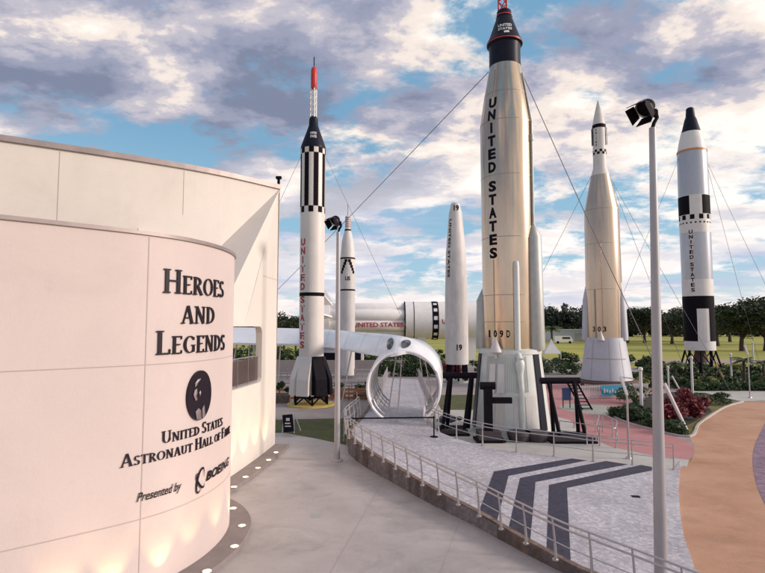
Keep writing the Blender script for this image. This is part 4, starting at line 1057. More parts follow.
ring(mb, IX, IY, rfi, zi(216), zi(197.5), .02, 1); ring(mb, IX, IY, rfi, zi(341), zi(296.5), .02, 1)
band(mb, IX, IY, rfi, zi(216), zi(197.5), -.28, .52, .03, 5, 0); band(mb, IX, IY, rfi, zi(341), zi(309), -.10, .68, .03, 4, 0)
for k in range(22):
    if k % 2: band(mb, IX, IY, rfi, zi(221), zi(216.5), TAU * k / 22, TAU * (k + 1) / 22, .02, 2, 1)
    band(mb, IX, IY, rfi, zi(225), zi(223.5), TAU * k / 22, TAU * (k + .4) / 22, .02, 1, 1)
mb.build('roll_pattern', ['white', 'black'], ti)
mb = MB(); stacked(mb, 'UNITED STATES', IX, IY, rfi, -.28, zi(231), zi(293), .38, .74, off=.03); mb.build('lettering', 'black', ti)
tst = thing('launch_stand', 'open black steel leg stand under the grey and white rocket', 'stand', (IX, IY, 0))
for k in range(8):
    a = TAU * k / 8 + .3; r = 1.45; MB().cyl((IX + r * math.sin(a), IY - r * math.cos(a), zi(350.5)), (IX + (r + .9 * (k % 2)) * math.sin(a), IY - (r + .9 * (k % 2)) * math.cos(a), 0), .1, n=8).build('leg', 'black', tst)
mb = MB()
for k in range(8):
    a, b_ = TAU * k / 8 + .3, TAU * (k + 1) / 8 + .3; mb.cyl((IX + 1.45 * math.sin(a), IY - 1.45 * math.cos(a), zi(352)), (IX + 1.5 * math.sin(b_), IY - 1.5 * math.cos(b_), zi(366)), .06, n=6)
mb.build('cross_braces', 'black', tst); MB().cyl((IX, IY, zi(350)), (IX, IY, zi(362)), .5, .8, n=20).build('engine_bell', 'rust', tst)
# ---------- saturn lying down
SY = 95.0
sat = thing('rocket', 'huge white rocket lying on its side beyond the canopy', 'rocket', (2, SY, 0))
def sx(px): return WY(px, 321, SY)[0]
zc = WY(400, 320.5, SY)[2]
def hl(mb, prof, n=40, mi=None, cy=SY, cz=None):
    cz = zc if cz is None else cz; vs = []
    for x, r in prof:
        for j in range(n): t = TAU * j / n; vs.append((x, cy + r * math.sin(t), cz + r * math.cos(t)))
    fs = [(i * n + j, i * n + (j + 1) % n, (i + 1) * n + (j + 1) % n, (i + 1) * n + j) for i in range(len(prof) - 1) for j in range(n)]
    fs += [tuple(range(n)), tuple(range((len(prof) - 1) * n, len(prof) * n))]
    mb.add(vs, fs, mi)
for k in range(8):
    a = TAU * k / 8 + .39; mb = MB(); hl(mb, [(sx(330), .9), (sx(332), 1.12), (sx(403), 1.12), (sx(405), .9)], 20, cy=SY - 2.05 * math.cos(a), cz=zc + 2.05 * math.sin(a)); mb.build('tank', 'satwhite', sat, smooth=40)
mb = MB(); hl(mb, [(sx(332), 1.3), (sx(404), 1.3)], 24); mb.build('centre_tank', 'satwhite', sat, smooth=40)
mb = MB(); hl(mb, [(sx(318), 3.3), (sx(331), 3.3), (sx(331), 2.6)]); mb.build('engine_section', 'satwhite', sat, smooth=40)
mb = MB(); hl(mb, [(sx(404), 2.6), (sx(404.2), 3.3), (sx(431), 3.3), (sx(436), 3.3), (sx(500), 3.3)]); mb.build('upper_stage', 'satwhite', sat, smooth=40)
mb = MB()
for x0, x1 in ((404, 405), (413, 413.6), (431, 432.3), (436, 437.2)): hl(mb, [(sx(x0), 3.33), (sx(x1), 3.33)])
for k in range(14):
    a0 = TAU * k / 14; vs = []
    for x in (sx(432), sx(436.5)):
        for q in range(4): t = a0 + .2 * q / 3 * 1.2; vs.append((x, SY + 3.36 * math.sin(t), zc + 3.36 * math.cos(t)))
    mb.add(vs, [(q, q + 1, q + 5, q + 4) for q in range(3)])
mb.build('black_rings', 'black', sat)
for k in range(8):
    a = TAU * k / 8 + .2; r0, r1 = 3.0, 5.6; vs = []
    for x, r in ((sx(318), r0), (sx(318), r1), (sx(324), r1), (sx(334), r0)):
        for sg in (-.12, .12): vs.append((x, SY + r * math.sin(a) + sg * math.cos(a), zc + r * math.cos(a) - sg * math.sin(a)))
    MB().add(vs, [(0, 2, 4, 6), (1, 7, 5, 3), (0, 1, 3, 2), (2, 3, 5, 4), (4, 5, 7, 6), (6, 7, 1, 0)]).build('fin', 'satwhite', sat)
mb = MB(); put_text(mb, 'UNITED STATES', lambda u, v: (u, SY - 3.05 - .12, v), sx(354), sx(403), zc - 1.15, zc - .35, .03); put_text(mb, 'USA', lambda u, v: (u, SY - 3.36, v), sx(440), sx(452), zc - .6, zc + .2, .03)
mb.build('lettering', 'redtext', sat)
for px in (345, 398, 421, 470):
    x = sx(px); MB().box(x - .7, SY - 1.6, 0, x + .7, SY + 1.6, zc - 2.9).build('cradle', 'white', sat)
# ================================================================== GUY WIRES
def wire(a, b_, label, sag=0.02, r=0.018, sleeve=False):
    a = Vector(a); b_ = Vector(b_); L = (a - b_).length; pts = []
    for i in range(15):
        u = i / 14; p = a.lerp(b_, u); p.z -= 4 * sag * L * u * (1 - u) * .5; pts.append(p)
    t = thing('guy_wire', label, 'cable', tuple(a), 'guy wires steadying the rockets')
    MB().tube([tuple(p) for p in pts], r, 5).build('cable', 'cable', t)
    if sleeve:
        d = (pts[-2] - pts[-1]).normalized(); MB().cyl(tuple(b_), tuple(b_ + d * 2.9), .1, n=10).build('sleeve', 'white', t)
    return t
za = zz(72)
wire((AX - 1, AY, za), (-27, 80, 0), 'cable running down left from the neck of the big silver rocket', .012, .024)
wire((AX + 1, AY, za), (17.5, 31.6, 0), 'cable from the big silver rocket down right to a white sleeve in the shrubs', .02, .025, True)
for (cx, cy, pyt, rr, w_, nm) in ((RX, RY, 156, .95, .013, 'striped white rocket with red tower'), (GX, GY, 176, .9, .018, 'rocket with the checkered band'), (IX, IY, 158, 1.5, .018, 'grey and white rocket at the right')):
    z = RZ(cy, pyt, 1)[1]
    for dx, dy, lb in ((-11, 4, 'left'), (10, -3, 'right'), (13, 9, 'far right')):
        if nm.startswith('striped') and dx == 13: continue
        wire((cx + (rr if dx > 0 else -rr), cy, z), (cx + dx, cy + dy, 0), 'thin cable on the %s side of the %s' % (lb, nm), .015, w_)
# ================================================================== LAMP POLES
def floodhead(t, c, s=1.0, yaw=0.0):
    c = Vector(c); rot = lambda v: Vector((v[0] * math.cos(yaw) - v[1] * math.sin(yaw), v[0] * math.sin(yaw) + v[1] * math.cos(yaw), v[2]))
    ax = rot(Vector((-.62, -.25, -.55))).normalized()
    up = Vector((0, 0, 1)); sd = ax.cross(up).normalized(); up = sd.cross(ax).normalized()
    def fr(o, r0, r1, l, n=18): return (tuple(o), tuple(o + ax * l), r0, r1)
    hc = c + Vector((-.20, 0, .66)) * s
    mb = MB(); prof = [(0.02, -.30), (.14, -.28), (.22, -.20), (.26, -.08), (.27, .05)]; n = 20; vs = []
    for r, l in prof:
        for j in range(n): q = TAU * j / n; vs.append(hc + ax * l * s + (sd * math.cos(q) + up * math.sin(q)) * r * s)
    fs = [(i * n + j, i * n + (j + 1) % n, (i + 1) * n + (j + 1) % n, (i + 1) * n + j) for i in range(len(prof) - 1) for j in range(n)] + [tuple(range(4 * n, 5 * n))]
    mb.add(vs, fs).build('lamp_housing', 'black', t, smooth=50)
    mb = MB(); vs = []
    for l, r in ((.05, .27), (.09, .31), (.13, .28)):
        for j in range(n): q = TAU * j / n; vs.append(hc + ax * l * s + (sd * math.cos(q) + up * math.sin(q)) * r * s)
    mb.add(vs, [(i * n + j, i * n + (j + 1) % n, (i + 1) * n + (j + 1) % n, (i + 1) * n + j) for i in range(2) for j in range(n)]).build('rim', 'steel', t, smooth=50)
    mb = MB()
    for q, (u, v) in enumerate(((1, 0), (-1, 0), (0, 1), (0, -1))):   # barn doors
        d = sd * u + up * v; e = sd * abs(v) + up * abs(u); a = hc + ax * .1 * s + d * .26 * s; b_ = hc + ax * .46 * s + d * .34 * s
        vs = [a - e * .22 * s, a + e * .22 * s, b_ + e * .27 * s, b_ - e * .27 * s]; vs += [p + d * .015 for p in vs]
        mb.add(vs, [(0, 1, 2, 3), (4, 7, 6, 5), (0, 4, 5, 1), (1, 5, 6, 2), (2, 6, 7, 3), (3, 7, 4, 0)])
    mb.build('barn_doors', 'black', t)
    mb = MB(); mb.tube([tuple(c), tuple(c + Vector((.06, 0, .18)) * s), tuple(c + Vector((.16, 0, .34)) * s), tuple(c + Vector((.10, 0, .62)) * s)], .06 * s, 8)
    mb.bar(tuple(c + Vector((.12, 0, .36)) * s), tuple(hc + sd * 0), .09 * s, .05 * s); mb.box(c.x + .02 * s, c.y - .06 * s, c.z + .38 * s, c.x + .17 * s, c.y + .06 * s, c.z + .58 * s); mb.build('bracket', 'black', t)
def pole(label, x, y, z0, z1, r0, r1, s=1.0, yaw=0.0, lean=0.0):
    t = thing('lamp_post', label, 'lamp post', (x, y, z0), 'tall floodlight poles')
    MB().tube([(x + lean * k / 6, y, z0 + (z1 - z0) * k / 6) for k in range(7)], [r0 + (r1 - r0) * k / 6 for k in range(7)], 20).build('pole', 'pole', t, smooth=40)
    MB().lathe(x, y, [(r0 * 2, z0), (r0 * 2, z0 + .04), (r0 * 1.15, z0 + .1)], 20).build('base_flange', 'pole', t)
    floodhead(t, (x + lean, y, z1), s, yaw); return t
qb = WY(661.5, 590, 12.5); qt = WY(652.5, 128, 12.5)
pole('tall tapered grey floodlight pole in the right foreground', qb[0], 12.5, zp(qb[0], 12.5), qt[2], .145, .078, .74, .1, qt[0] - qb[0])
px_, py_ = W(337, 461); pole('tall grey floodlight pole on the plaza left of the hoop', px_, py_, 0, WY(335, 232, py_)[2], .135, .09, .8, .5)
# slim tilted-head posts
def slim(label, px, py, topy):
    x, y = W(px, py); h = WY(px, topy, y)[2]; t = thing('marker_post', label, 'post', (x, y, 0), 'slim grey posts with tilted heads')
    MB().cyl((x, y, 0), (x, y, h - .75), .05, .045, n=10).build('post', 'steel', t, smooth=40); MB().cyl((x, y, 0), (x, y, .1), .15, .12, n=14).build('base', 'steel', t)
    MB().bar((x, y, h - .8), (x - .25, y, h), .1, .14).build('tilted_head', 'white', t); MB().bar((x - .25, y, h), (x + .35, y, h - .08), .06, .05).build('cap', 'steel', t)
slim('slim grey post with a tilted white head behind the ramp railing', 629, 459, 377); slim('slim grey post with a tilted head beside the far grey footpath', 750, 398, 345)
def bollard(label, px, py, topy, w=.09):
    x, y = W(px, py); h = WY(px, topy, y)[2]; t = thing('light_column', label, 'lamp post', (x, y, 0), 'white column lights among the planting')
    MB().cyl((x, y, 0), (x, y, h - .25), w, n=12).build('column', 'white', t, smooth=40); MB().lathe(x, y, [(w * 1.2, h - .25), (w * 1.6, h - .18), (w * 1.3, h - .03), (.02, h)], 14).build('lamp_head', 'white', t, smooth=40)
bollard('white column light in the shrubs left of the foreground pole', 642, 418, 367, .10)
bollard('white column light behind the dark red shrub', 693, 402, 356); bollard('short white column light just left of the tall foreground pole', 669, 396, 366, .07)
bollard('white column light between the grey and white rocket and the palms', 732, 387, 353); bollard('distant white column light above the right footpath post', 754, 372, 342)
# white leaning sleeves of other wires
for a, b_, lb in (((672, 376), (684, 398), 'leaning white cable sleeve above the dark red shrub'), ((716, 364), (728, 386), 'leaning yellow cable sleeve right of the grey and white rocket')):
    x, y = W(*b_); q = WY(*a, y); tag(MB().cyl((x, y, 0), q, .07, n=8).build('cable_sleeve', 'white' if b_[0] < 700 else 'yellow'), lb, 'post', 'leaning cable sleeves')
# ================================================================== PLANTS
def leafcloud(mb, c, rx, ry, rz_, n, size, clumps=14, seed=0):
    rnd = random.Random(seed); cl = []
    for _ in range(clumps):
        while True:
            p = (rnd.uniform(-1, 1), rnd.uniform(-1, 1), rnd.uniform(-1, 1)); l = math.sqrt(sum(q * q for q in p))
            if l <= 1: break
        cl.append((p[0] * .8, p[1] * .8, p[2] * .75, rnd.uniform(.22, .45)))
    for i in range(n):
        k = cl[rnd.randrange(clumps)]; th_, ph = rnd.uniform(0, TAU), math.acos(rnd.uniform(-1, 1)); rr = k[3] * rnd.uniform(.55, 1.08)
        x = c[0] + rx * (k[0] + rr * math.sin(ph) * math.cos(th_)); y = c[1] + ry * (k[1] + rr * math.sin(ph) * math.sin(th_)); z = c[2] + rz_ * (k[2] + rr * math.cos(ph))
        s_ = size * rnd.uniform(.6, 1.3); u = Vector((rnd.gauss(0, 1), rnd.gauss(0, 1), rnd.gauss(0, .6))).normalized(); w_ = u.orthogonal().normalized(); w_ = (w_ + u.cross(w_) * rnd.uniform(-1.5, 1.5)).normalized()
        if z < 0.02: z = abs(z) + .02
        p = Vector((x, y, z)); mb.add([p - u * s_, p + w_ * s_ * .5, p + u * s_, p - w_ * s_ * .5], [(0, 1, 2, 3)])
def oak_proto(seed, kind='leaf'):
    t = thing('oak_tree', 'x', 'tree', (0, 0, 0)); rnd = random.Random(seed); mb = MB()
    mb.tube([(0, 0, 0), (.1, 0, 1.4), (.05, .1, 2.8), (.1, 0, 5)], [.42, .32, .27, .15], 8)
    for k in range(7):
        a = TAU * k / 7 + rnd.uniform(-.3, .3); r = rnd.uniform(2.2, 4.2); z0 = rnd.uniform(1.9, 3.4); mb.tube([(0.05, 0, z0), (r * .45 * math.cos(a), r * .45 * math.sin(a), z0 + 1.2), (r * math.cos(a), r * math.sin(a), z0 + rnd.uniform(2, 3.4))], [.17, .12, .05], 6)
    mb.build('trunk', 'trunk', t)
    mb = MB(); leafcloud(mb, (0, 0, 6.2), 5.4, 5.4, 3.6, 3600, .30, 24, seed); mb.build('crown', kind, t, fix=False); return t
protos = [oak_proto(s_) for s_ in (3, 4, 5)]
trees = [(560, 341, 303), (0, 0, 0)]
spec = [(612, 342, 305, 1.0, 'broad dark tree just right of the checkered rocket tail'), (628, 343, 308, .95, 'dark tree behind the gap left of the tall foreground pole'),
        (645, 343, 306, 1.0, 'dark round tree half hidden by the tall foreground pole'), (672, 344, 309, 1.0, 'dark tree between the foreground pole and the grey and white rocket'),
        (685, 342, 306, .9, 'dark tree directly left of the grey and white rocket'), (718, 346, 304, 1.0, 'dark oak directly right of the grey and white rocket'),
        (742, 351, 299, 1.05, 'large dark oak with visible trunk near the right edge'), (766, 351, 297, 1.05, 'largest dark oak cut off by the right edge'),
        (730, 342, 303, .9, 'smaller oak standing back between the two largest oaks and the rocket'), (655, 341, 307, .95, 'dark tree on the right flank of the tall foreground pole'),
        (600, 341, 303, .9, 'dark tree hidden behind the checkered rocket'), (700, 342, 307, .9, 'dark tree behind the tail of the grey and white rocket'),
        (284, 352, 312, .8, 'dark tree seen over the white canopy at the corner of the cream wall'), (296, 353, 316, .8, 'dark tree just left of the striped white rocket'), (252, 350, 318, .8, 'dark tree seen through the opening in the cream wall'),
        (778, 345, 300, 1.0, 'dark tree behind the largest oak at the right edge')]
for i, (px, py, ty, wf, lb) in enumerate(spec):
    x, y = W(px, py); h = WY(px, ty, y)[2]; o = protos[i] if i < 3 else copy_tree(protos[i % 3]); s_ = h / 9.6
    o.location = (x, y, 0); o.scale = (s_ * wf * 1.1, s_ * wf * 1.1, s_); o.rotation_euler.z = i * 1.7; tag(o, lb, 'tree', 'trees at the edge of the lawn')
# far wood
mb = MB()
for i in range(34):
    px = 536 + i * 2.0; x, y = W(px, 337.5 + (i % 3) * .3); h = WY(px, 303 + 3 * math.sin(i * 1.9) + (i * 7 % 5) * .8, y)[2]
    leafcloud(mb, (x, y, h * .47), 6.5, 4, h * .52, 620, .85, 9, i); mb.tube([(x, y, 0), (x, y, h * .6)], [.5, .2], 5)
for i in range(60):
    px = 600 + i * 3.2; x, y = W(px, 336.6); h = WY(px, 312 + 3 * math.sin(i * 1.3), y)[2]; leafcloud(mb, (x, y, h * .45), 9, 5, h * .5, 420, 1.1, 8, 100 + i)
for i in range(60):
    px = 150 + i * 4; x, y = W(px, 338.5); h = WY(px, 322 - (px < 300) * 5 - 5 * math.exp(-((px - 280) / 20) ** 2), y)[2]; leafcloud(mb, (x, y, h * .45), 8, 4, h * .5, 260, 1.1, 8, 200 + i)
tag(mb.build('distant_wood', 'leafd', fix=False), 'distant dark line of woods along the horizon', 'woods', kind='stuff')
# shrubs
def shrub(px, py, w, h, m_, lb, n=900, size=.12, name='shrub', grp=None, cat='shrub', cl=10):
    x, y = W(px, py); mb = MB(); leafcloud(mb, (x, y, h * .5), w / 2, w / 2, h * .55, n, size, cl, int(px * 3 + py))
    return tag(mb.build(name, m_, fix=False), lb, cat, grp)
g1 = 'shrubs in the beds beside the paths'
shrub(683, 419, 2.9, 2.1, 'shrubr', 'big dark red bush beside the tall foreground pole', 2600, .14, 'red_shrub', g1)
shrub(672, 427, 2.2, 1.4, 'shrubr', 'lower dark red bush hugging the right side of the foreground pole', 1100, .16, 'red_shrub', g1)
shrub(700, 409, 1.8, 1.0, 'shrubr', 'small dark red bush on the right of the big red one', 900, .16, 'red_shrub', g1)
for (px, py, w, h, lb) in [(622, 417, 1.8, .8, 'low dark green bush at the left tip of the bed'), (632, 420, 2.2, 1.1, 'dark green bush beside the white column light'), (646, 421, 2.4, 1.2, 'dark green bush left of the tall foreground pole'),
                           (660, 428, 2.2, .8, 'low dark bush at the foot of the tall foreground pole'), (676, 433, 2.0, .7, 'low dark bush by the foot of the white cable sleeve'), (712, 404, 2.8, 1.0, 'dark bush at the right end of the red bushes'),
                           (636, 404, 3.0, 1.6, 'dark bush behind the white column light')]:
    shrub(px, py, w, h, 'shrub', lb, 1200, .1, 'shrub', g1)
rnd = random.Random(5); mb = MB(); mc = MB(); mr = MB()
for i in range(80):
    px = 634 + i * 2.3; py = rnd.uniform(375, 389); x, y = W(px, py); h = rnd.uniform(.6, 1.6) * (1.25 if py < 380 else .8)
    leafcloud(mb if rnd.random() < .75 else mc, (x, y, h * .5), rnd.uniform(1, 1.6), 1.0, h * .6, 420, .15, 6, 300 + i)
for i in range(26):
    x, y = W(692 + i * 3.4, 390.5); leafcloud(mb, (x, y, .35), 1.1, .7, .5, 350, .12, 6, 500 + i)
tag(mb.build('ground_cover', 'shrub', fix=False), 'dense green ground cover and low hedge around the grey and white rocket', 'planting', kind='stuff')
tag(mc.build('ground_cover', 'shruby', fix=False), 'yellow green plants mixed in the bed around the grey and white rocket', 'planting', kind='stuff')
mb = MB()
for i in range(22):
    x, y = W(478 + i * 4.6, rnd.uniform(368, 376)); leafcloud(mb, (x, y, .7), 1.6, 1.2, .9, 330, .17, 6, 700 + i)
for i in range(16):
    x, y = W(372 + i * 4.6, rnd.uniform(364, 368)); leafcloud(mb, (x, y, 1.2), 2.0, 1.2, 1.3, 330, .2, 6, 800 + i)
for i in range(14):
    x, y = W(380 + i * 4.6, 376); leafcloud(mb, (x, y, .9 + .3 * math.sin(i)), 1.6, 1.0, 1.1, 330, .17, 6, 1800 + i)
tag(mb.build('hedge', 'shrub', fix=False), 'green hedge planting beyond the hoop and the big silver rocket', 'hedge', kind='stuff')
for px, py, lb in ((448, 377, 'red flowering bush seen between the legs of the left black frame'), (384, 361, 'red flowering bush seen through the hoop on the left'), (418, 360, 'red flowering bush seen through the hoop on the right'), (284, 345, 'red flowering treetop beyond the canopy next to the cream wall')):
    shrub(px, py, 3.2 if px > 300 else 5, 1.9 if px > 300 else 5.5, 'shrubr', lb, 900, .22, 'flowering_bush', 'red flowering bushes')
for px, py, lb in ((622, 363, 'small rounded bush on the lawn beside the checkered rocket'), (648, 369, 'rounded dark bush on the lawn edge left of the pole'), (566, 366, 'rounded bush behind the right black frame')):
    shrub(px, py, 4, 2.0, 'shrub', lb, 900, .25, 'shrub', 'rounded bushes on the lawn')
def palm_proto():
    t = thing('palm_tree', 'x', 'palm tree', (0, 0, 0)); MB().tube([(0, 0, 0), (.05, 0, 1.5), (0, 0, 3)], [.16, .12, .1], 8).build('trunk', 'trunk', t)
    mb = MB(); rn = random.Random(9)
    for k in range(22):
        a = TAU * k / 22 * 1.618 * 6; up_ = rn.uniform(.1, 1.3); L = rn.uniform(1.3, 1.8); pr = None
        for j in range(9):
            u = j / 8; r = L * u * math.cos(up_ * .6); z = 3 + L * (math.sin(up_) * u - .75 * u * u); p = Vector((r * math.cos(a), r * math.sin(a), z)); s_ = Vector((-math.sin(a), math.cos(a), -.6))
            wl = .34 * math.sin(math.pi * min(1, u + .12)) 
            if pr is not None:
                mb.add([pr, p, p + s_ * wl, pr + s_ * wl * .55], [(0, 1, 2)]); s2 = Vector((math.sin(a), -math.cos(a), -.6)); mb.add([pr, p, p + s2 * wl, pr + s2 * wl * .55], [(0, 1, 2)])
            pr = p
    mb.build('fronds', 'palm', t, fix=False); return t
pp = palm_proto()
for i, (px, py, ty, lb) in enumerate([(552, 352, 322, 'palm just right of the big silver rocket beyond the lawn'), (663, 384, 360, 'small palm on the left side of the foreground pole in the far bed'), (676, 386, 358, 'small palm on the right of the foreground pole in the far bed'),
                                      (687, 384, 360, 'small palm left of the grey and white rocket stand'), (745, 388, 352, 'bushy palm beside the tilted head post at the right'), (764, 386, 356, 'bushy palm cut off by the right edge'), (716, 386, 364, 'small palm right of the grey and white rocket stand')]):
    x, y = W(px, py); h = WY(px, ty, y)[2]; o = pp if i == 0 else copy_tree(pp); s_ = h / 3.9; o.location = (x, y, 0); o.scale = (s_ * 1.2, s_ * 1.2, s_); o.rotation_euler.z = i; tag(o, lb, 'palm tree', 'small palms')
# ================================================================== SMALL THINGS
def tent(px, py, w, h, lb):
    x, y = W(px, py); t = thing('tent', lb, 'tent', (x, y, 0), 'white peaked tents')
    mb = MB(); n = 8; vs = []
    prof = [(w / 2, 1.9), (w * .34, 1.9 + (h - 1.9) * .28), (w * .15, 1.9 + (h - 1.9) * .62), (0.03, h)]
    for r, z in prof:
        for k in range(4): a = TAU * k / 4 + .6; vs.append((x + r * 1.3 * math.cos(a), y + r * 1.3 * math.sin(a), z))
    mb.add(vs, [(i * 4 + k, i * 4 + (k + 1) % 4, (i + 1) * 4 + (k + 1) % 4, (i + 1) * 4 + k) for i in range(3) for k in range(4)]).build('roof', 'canvas', t)
    for k in range(4): a = TAU * k / 4 + .6; MB().cyl((x + w * .62 * math.cos(a), y + w * .62 * math.sin(a), 0), (x + w * .62 * math.cos(a), y + w * .62 * math.sin(a), 1.92), .05, n=6).build('pole', 'white', t)
tent(552, 366, 2.6, 4.0, 'white peaked tent right beside the tail of the big silver rocket')
# far building with van
x, y = W(580, 341); bb = thing('low_building', 'low pale building far off in front of the woods', 'building', (x, y, 0))
MB().box(x - 12, y, 0, x + 14, y + 8, 4.2).build('wall', 'greyblue', bb); MB().box(x - 12.3, y - .3, 4.2, x + 14.3, y + 8.3, 4.5).build('roof', 'white', bb); MB().box(x - 2, y - .05, 0, x + 1.5, y, 3).build('door', 'grey', bb)
x, y = W(563, 343.5); v = thing('parked_van', 'white van parked on the far lawn edge beside the palm', 'van', (x, y, 0))
MB().add([(x - 3, y - 1, .5), (x + 3, y - 1, .5), (x + 3, y - 1, 1.3), (x + 2.2, y - 1, 2.5), (x - 3, y - 1, 2.5), (x - 3, y + 1, .5), (x + 3, y + 1, .5), (x + 3, y + 1, 1.3), (x + 2.2, y + 1, 2.5), (x - 3, y + 1, 2.5)], [(0, 1, 2, 3, 4), (9, 8, 7, 6, 5), (0, 5, 6, 1), (1, 6, 7, 2), (2, 7, 8, 3), (3, 8, 9, 4), (4, 9, 5, 0)]).build('body', 'white', v)
MB().box(x - .5, y - 1.03, 1.5, x + 2.1, y - 1.005, 2.2).build('window', 'glass', v)
for dx in (-2, 2): MB().cyl((x + dx, y - 1.06, .42), (x + dx, y - .8, .42), .42, n=16).build('wheel', 'black', v)
# white fence with banner below the checkered rocket
x0, y0 = W(574, 400); x1, y1 = W(648, 397); fn = thing('picket_fence', 'white picket fence in front of the checkered rocket', 'fence', (x0, y0, 0)); mb = MB(); k = 44
for i in range(k + 1):
    u = i / k; mb.bar((x0 + (x1 - x0) * u, y0 + (y1 - y0) * u, .05), (x0 + (x1 - x0) * u, y0 + (y1 - y0) * u, 1.15), .07, .04)
mb.build('pickets', 'white', fn)
for z in (.25, 1.0): MB().bar((x0, y0 + .05, z), (x1, y1 + .05, z), .04, .09).build('rail', 'white', fn)
bx0, by0 = W(601, 399.5); bx1, by1 = W(627, 398.7); bn = thing('banner', 'blue banner with pale writing tied on the white picket fence', 'banner', (bx0, by0, 0))
MB().bar((bx0, by0 - .12, .72), (bx1, by1 - .12, .72), .03, .85).build('cloth', 'blue', bn)
mb = MB(); put_text(mb, 'SMALL STEPS', lambda u, v: (bx0 + (bx1 - bx0) * u, by0 + (by1 - by0) * u - .15, v), .08, .92, .52, .92, .02) if False else None
for i in range(9):   # illegible pale characters
    u = .08 + i * .095; xx = bx0 + (bx1 - bx0) * u; mb.box(xx, by0 - .16, .55 + .05 * (i % 2), xx + .12, by0 - .145, .9 - .06 * (i % 3))
mb.build('writing', 'white', bn)
# blue info panel + black slatted screen behind right frame
x, y = W(567, 408); t = thing('information_sign', 'dark blue panel on two legs behind the right black frame', 'sign', (x, y, 0)); MB().box(x - .32, y, .55, x + .32, y + .06, 1.45).build('panel', mat('signblue', (.03, .06, .16), .5), t)
for dx in (-.25, .25): MB().box(x + dx - .03, y + .062, 0, x + dx + .03, y + .1, 1.4).build('leg', 'black', t)
x, y = W(586, 410); t = thing('metal_steps', 'black slatted metal steps leaning behind the right black frame', 'steps', (x, y, 0))
for sx_ in (-.35, .35): MB().bar((x + sx_ + .1, y, 0), (x + sx_ - .75, y + .8, 2.0), .05, .12).build('side_rail', 'black', t)
mb = MB()
for i in range(9): u = (i + .5) / 9; mb.box(x + .1 - .85 * u - .34, y + .8 * u - .1, 2 * u - .02, x + .1 - .85 * u + .34, y + .8 * u + .1, 2 * u + .02)
mb.build('treads', 'black', t)
# A-board sign
x, y = W(289, 433); t = thing('sandwich_board', 'small dark blue sandwich board with a white frame on the plaza edge', 'sign', (x, y, 0))
MB().bar((x - .3, y - .2, .55), (x + .28, y - .3, .62), .04, .95).build('front_board', 'navy', t); MB().bar((x - .34, y - .18, .05), (x - .3, y + .0, 1.1), .04, .05).bar((x + .34, y - .3, .05), (x + .25, y + .0, 1.1), .04, .05).bar((x + .6, y + .35, .05), (x + .28, y + .02, 1.1), .04, .05).build('frame', 'white', t)
mb = MB(); mb.lathe(x - .02, y - .3, [(.01, .8), (.01, .81)], 8)
put_text(mb, 'OPEN', lambda u, v: (x + u, y - .305 - (u) * .17, v), -.22, .2, .7, .86, .02) if False else None
mb = MB(); mb.box(x - .18, y - .32, .55, x + .12, y - .305, .62).box(x - .18, y - .32, .40, x + .16, y - .305, .46).box(x - .12, y - .32, .72, x + .08, y - .305, .88); mb.build('writing', 'white', t)
# left middle ground: timber fence, planters, low white wall, kiosks
def fence(p0, p1, h, m_, lb, n=10, boards=3):
    x0, y0 = W(*p0); x1, y1 = W(*p1); t = thing('timber_fence', lb, 'fence', (x0, y0, 0), 'low fences beyond the plaza')
    for i in range(n + 1): u = i / n; MB().bar((x0 + (x1 - x0) * u, y0 + (y1 - y0) * u, 0), (x0 + (x1 - x0) * u, y0 + (y1 - y0) * u, h + .05), .1, .1).build('post', m_, t)
    for k in range(boards): z = h * (k + .75) / boards - .05; MB().bar((x0, y0 - .07, z), (x1, y1 - .07, z), .03, h / boards * .55).build('board', m_, t)
fence((262, 400.5), (366, 400), 1.0, 'wood', 'low brown timber fence behind the striped white rocket', 12, 3)
fence((262, 392), (372, 391), .9, 'steel', 'grey railing behind the brown timber fence', 16, 3)
fence((262, 379), (374, 378), 1.1, 'steel', 'far grey railing below the white canopy', 18, 3)
x, y = W(300, 372); tag(MB().box(x - 16, y, 0, x + 14, y + .4, 1.5).build('low_wall', 'court'), 'long low grey pink wall under the white canopy', 'wall')
x, y = W(321, 371); k = thing('kiosk', 'small pale kiosk under the canopy right of the striped white rocket', 'kiosk', (x, y, 0)); MB().box(x - .8, y, 0, x + 2.4, y + 2.5, 3.1).build('wall', 'greyblue', k); MB().box(x - 1, y - .4, 3.1, x + 2.6, y + 2.7, 3.25).build('roof', 'white', k); MB().box(x - .3, y - .03, 1.1, x + 1.9, y, 2.4).build('hatch', 'black', k)
x, y = W(349, 370); k = thing('kiosk', 'kiosk with a dark front under the canopy beside the left lamp pole', 'kiosk', (x, y, 0)); MB().box(x - 1.2, y, 0, x + 1.9, y + 2.5, 3.3).build('wall', 'white', k); MB().box(x - 1.4, y - .3, 3.3, x + 2.1, y + 2.7, 3.45).build('roof', 'white', k); MB().box(x - .9, y - .03, .9, x + 1.6, y, 2.9).build('hatch', 'navy', k)
for i, (px, py, w_, lb) in enumerate([(281, 402, 1.3, 'square planter with green shrub at the corner of the cream wall'), (362, 398, 1.4, 'square planter with green shrub left of the hoop'), (338, 398, 1.2, 'square planter with green shrub right of the striped rocket')]):
    x, y = W(px, py); t = thing('planter', lb, 'planter', (x, y, 0), 'square planters'); MB().prism([(x - w_ / 2, y - w_ / 2), (x + w_ / 2, y - w_ / 2), (x + w_ / 2, y + w_ / 2), (x - w_ / 2, y + w_ / 2)], 0, .6).build('box', 'concrete', t)
    mb = MB(); leafcloud(mb, (x, y, 1.0), w_ * .6, w_ * .6, .6, 500, .1, 6, i); mb.build('foliage', 'shrub', t, fix=False)
mb = MB()
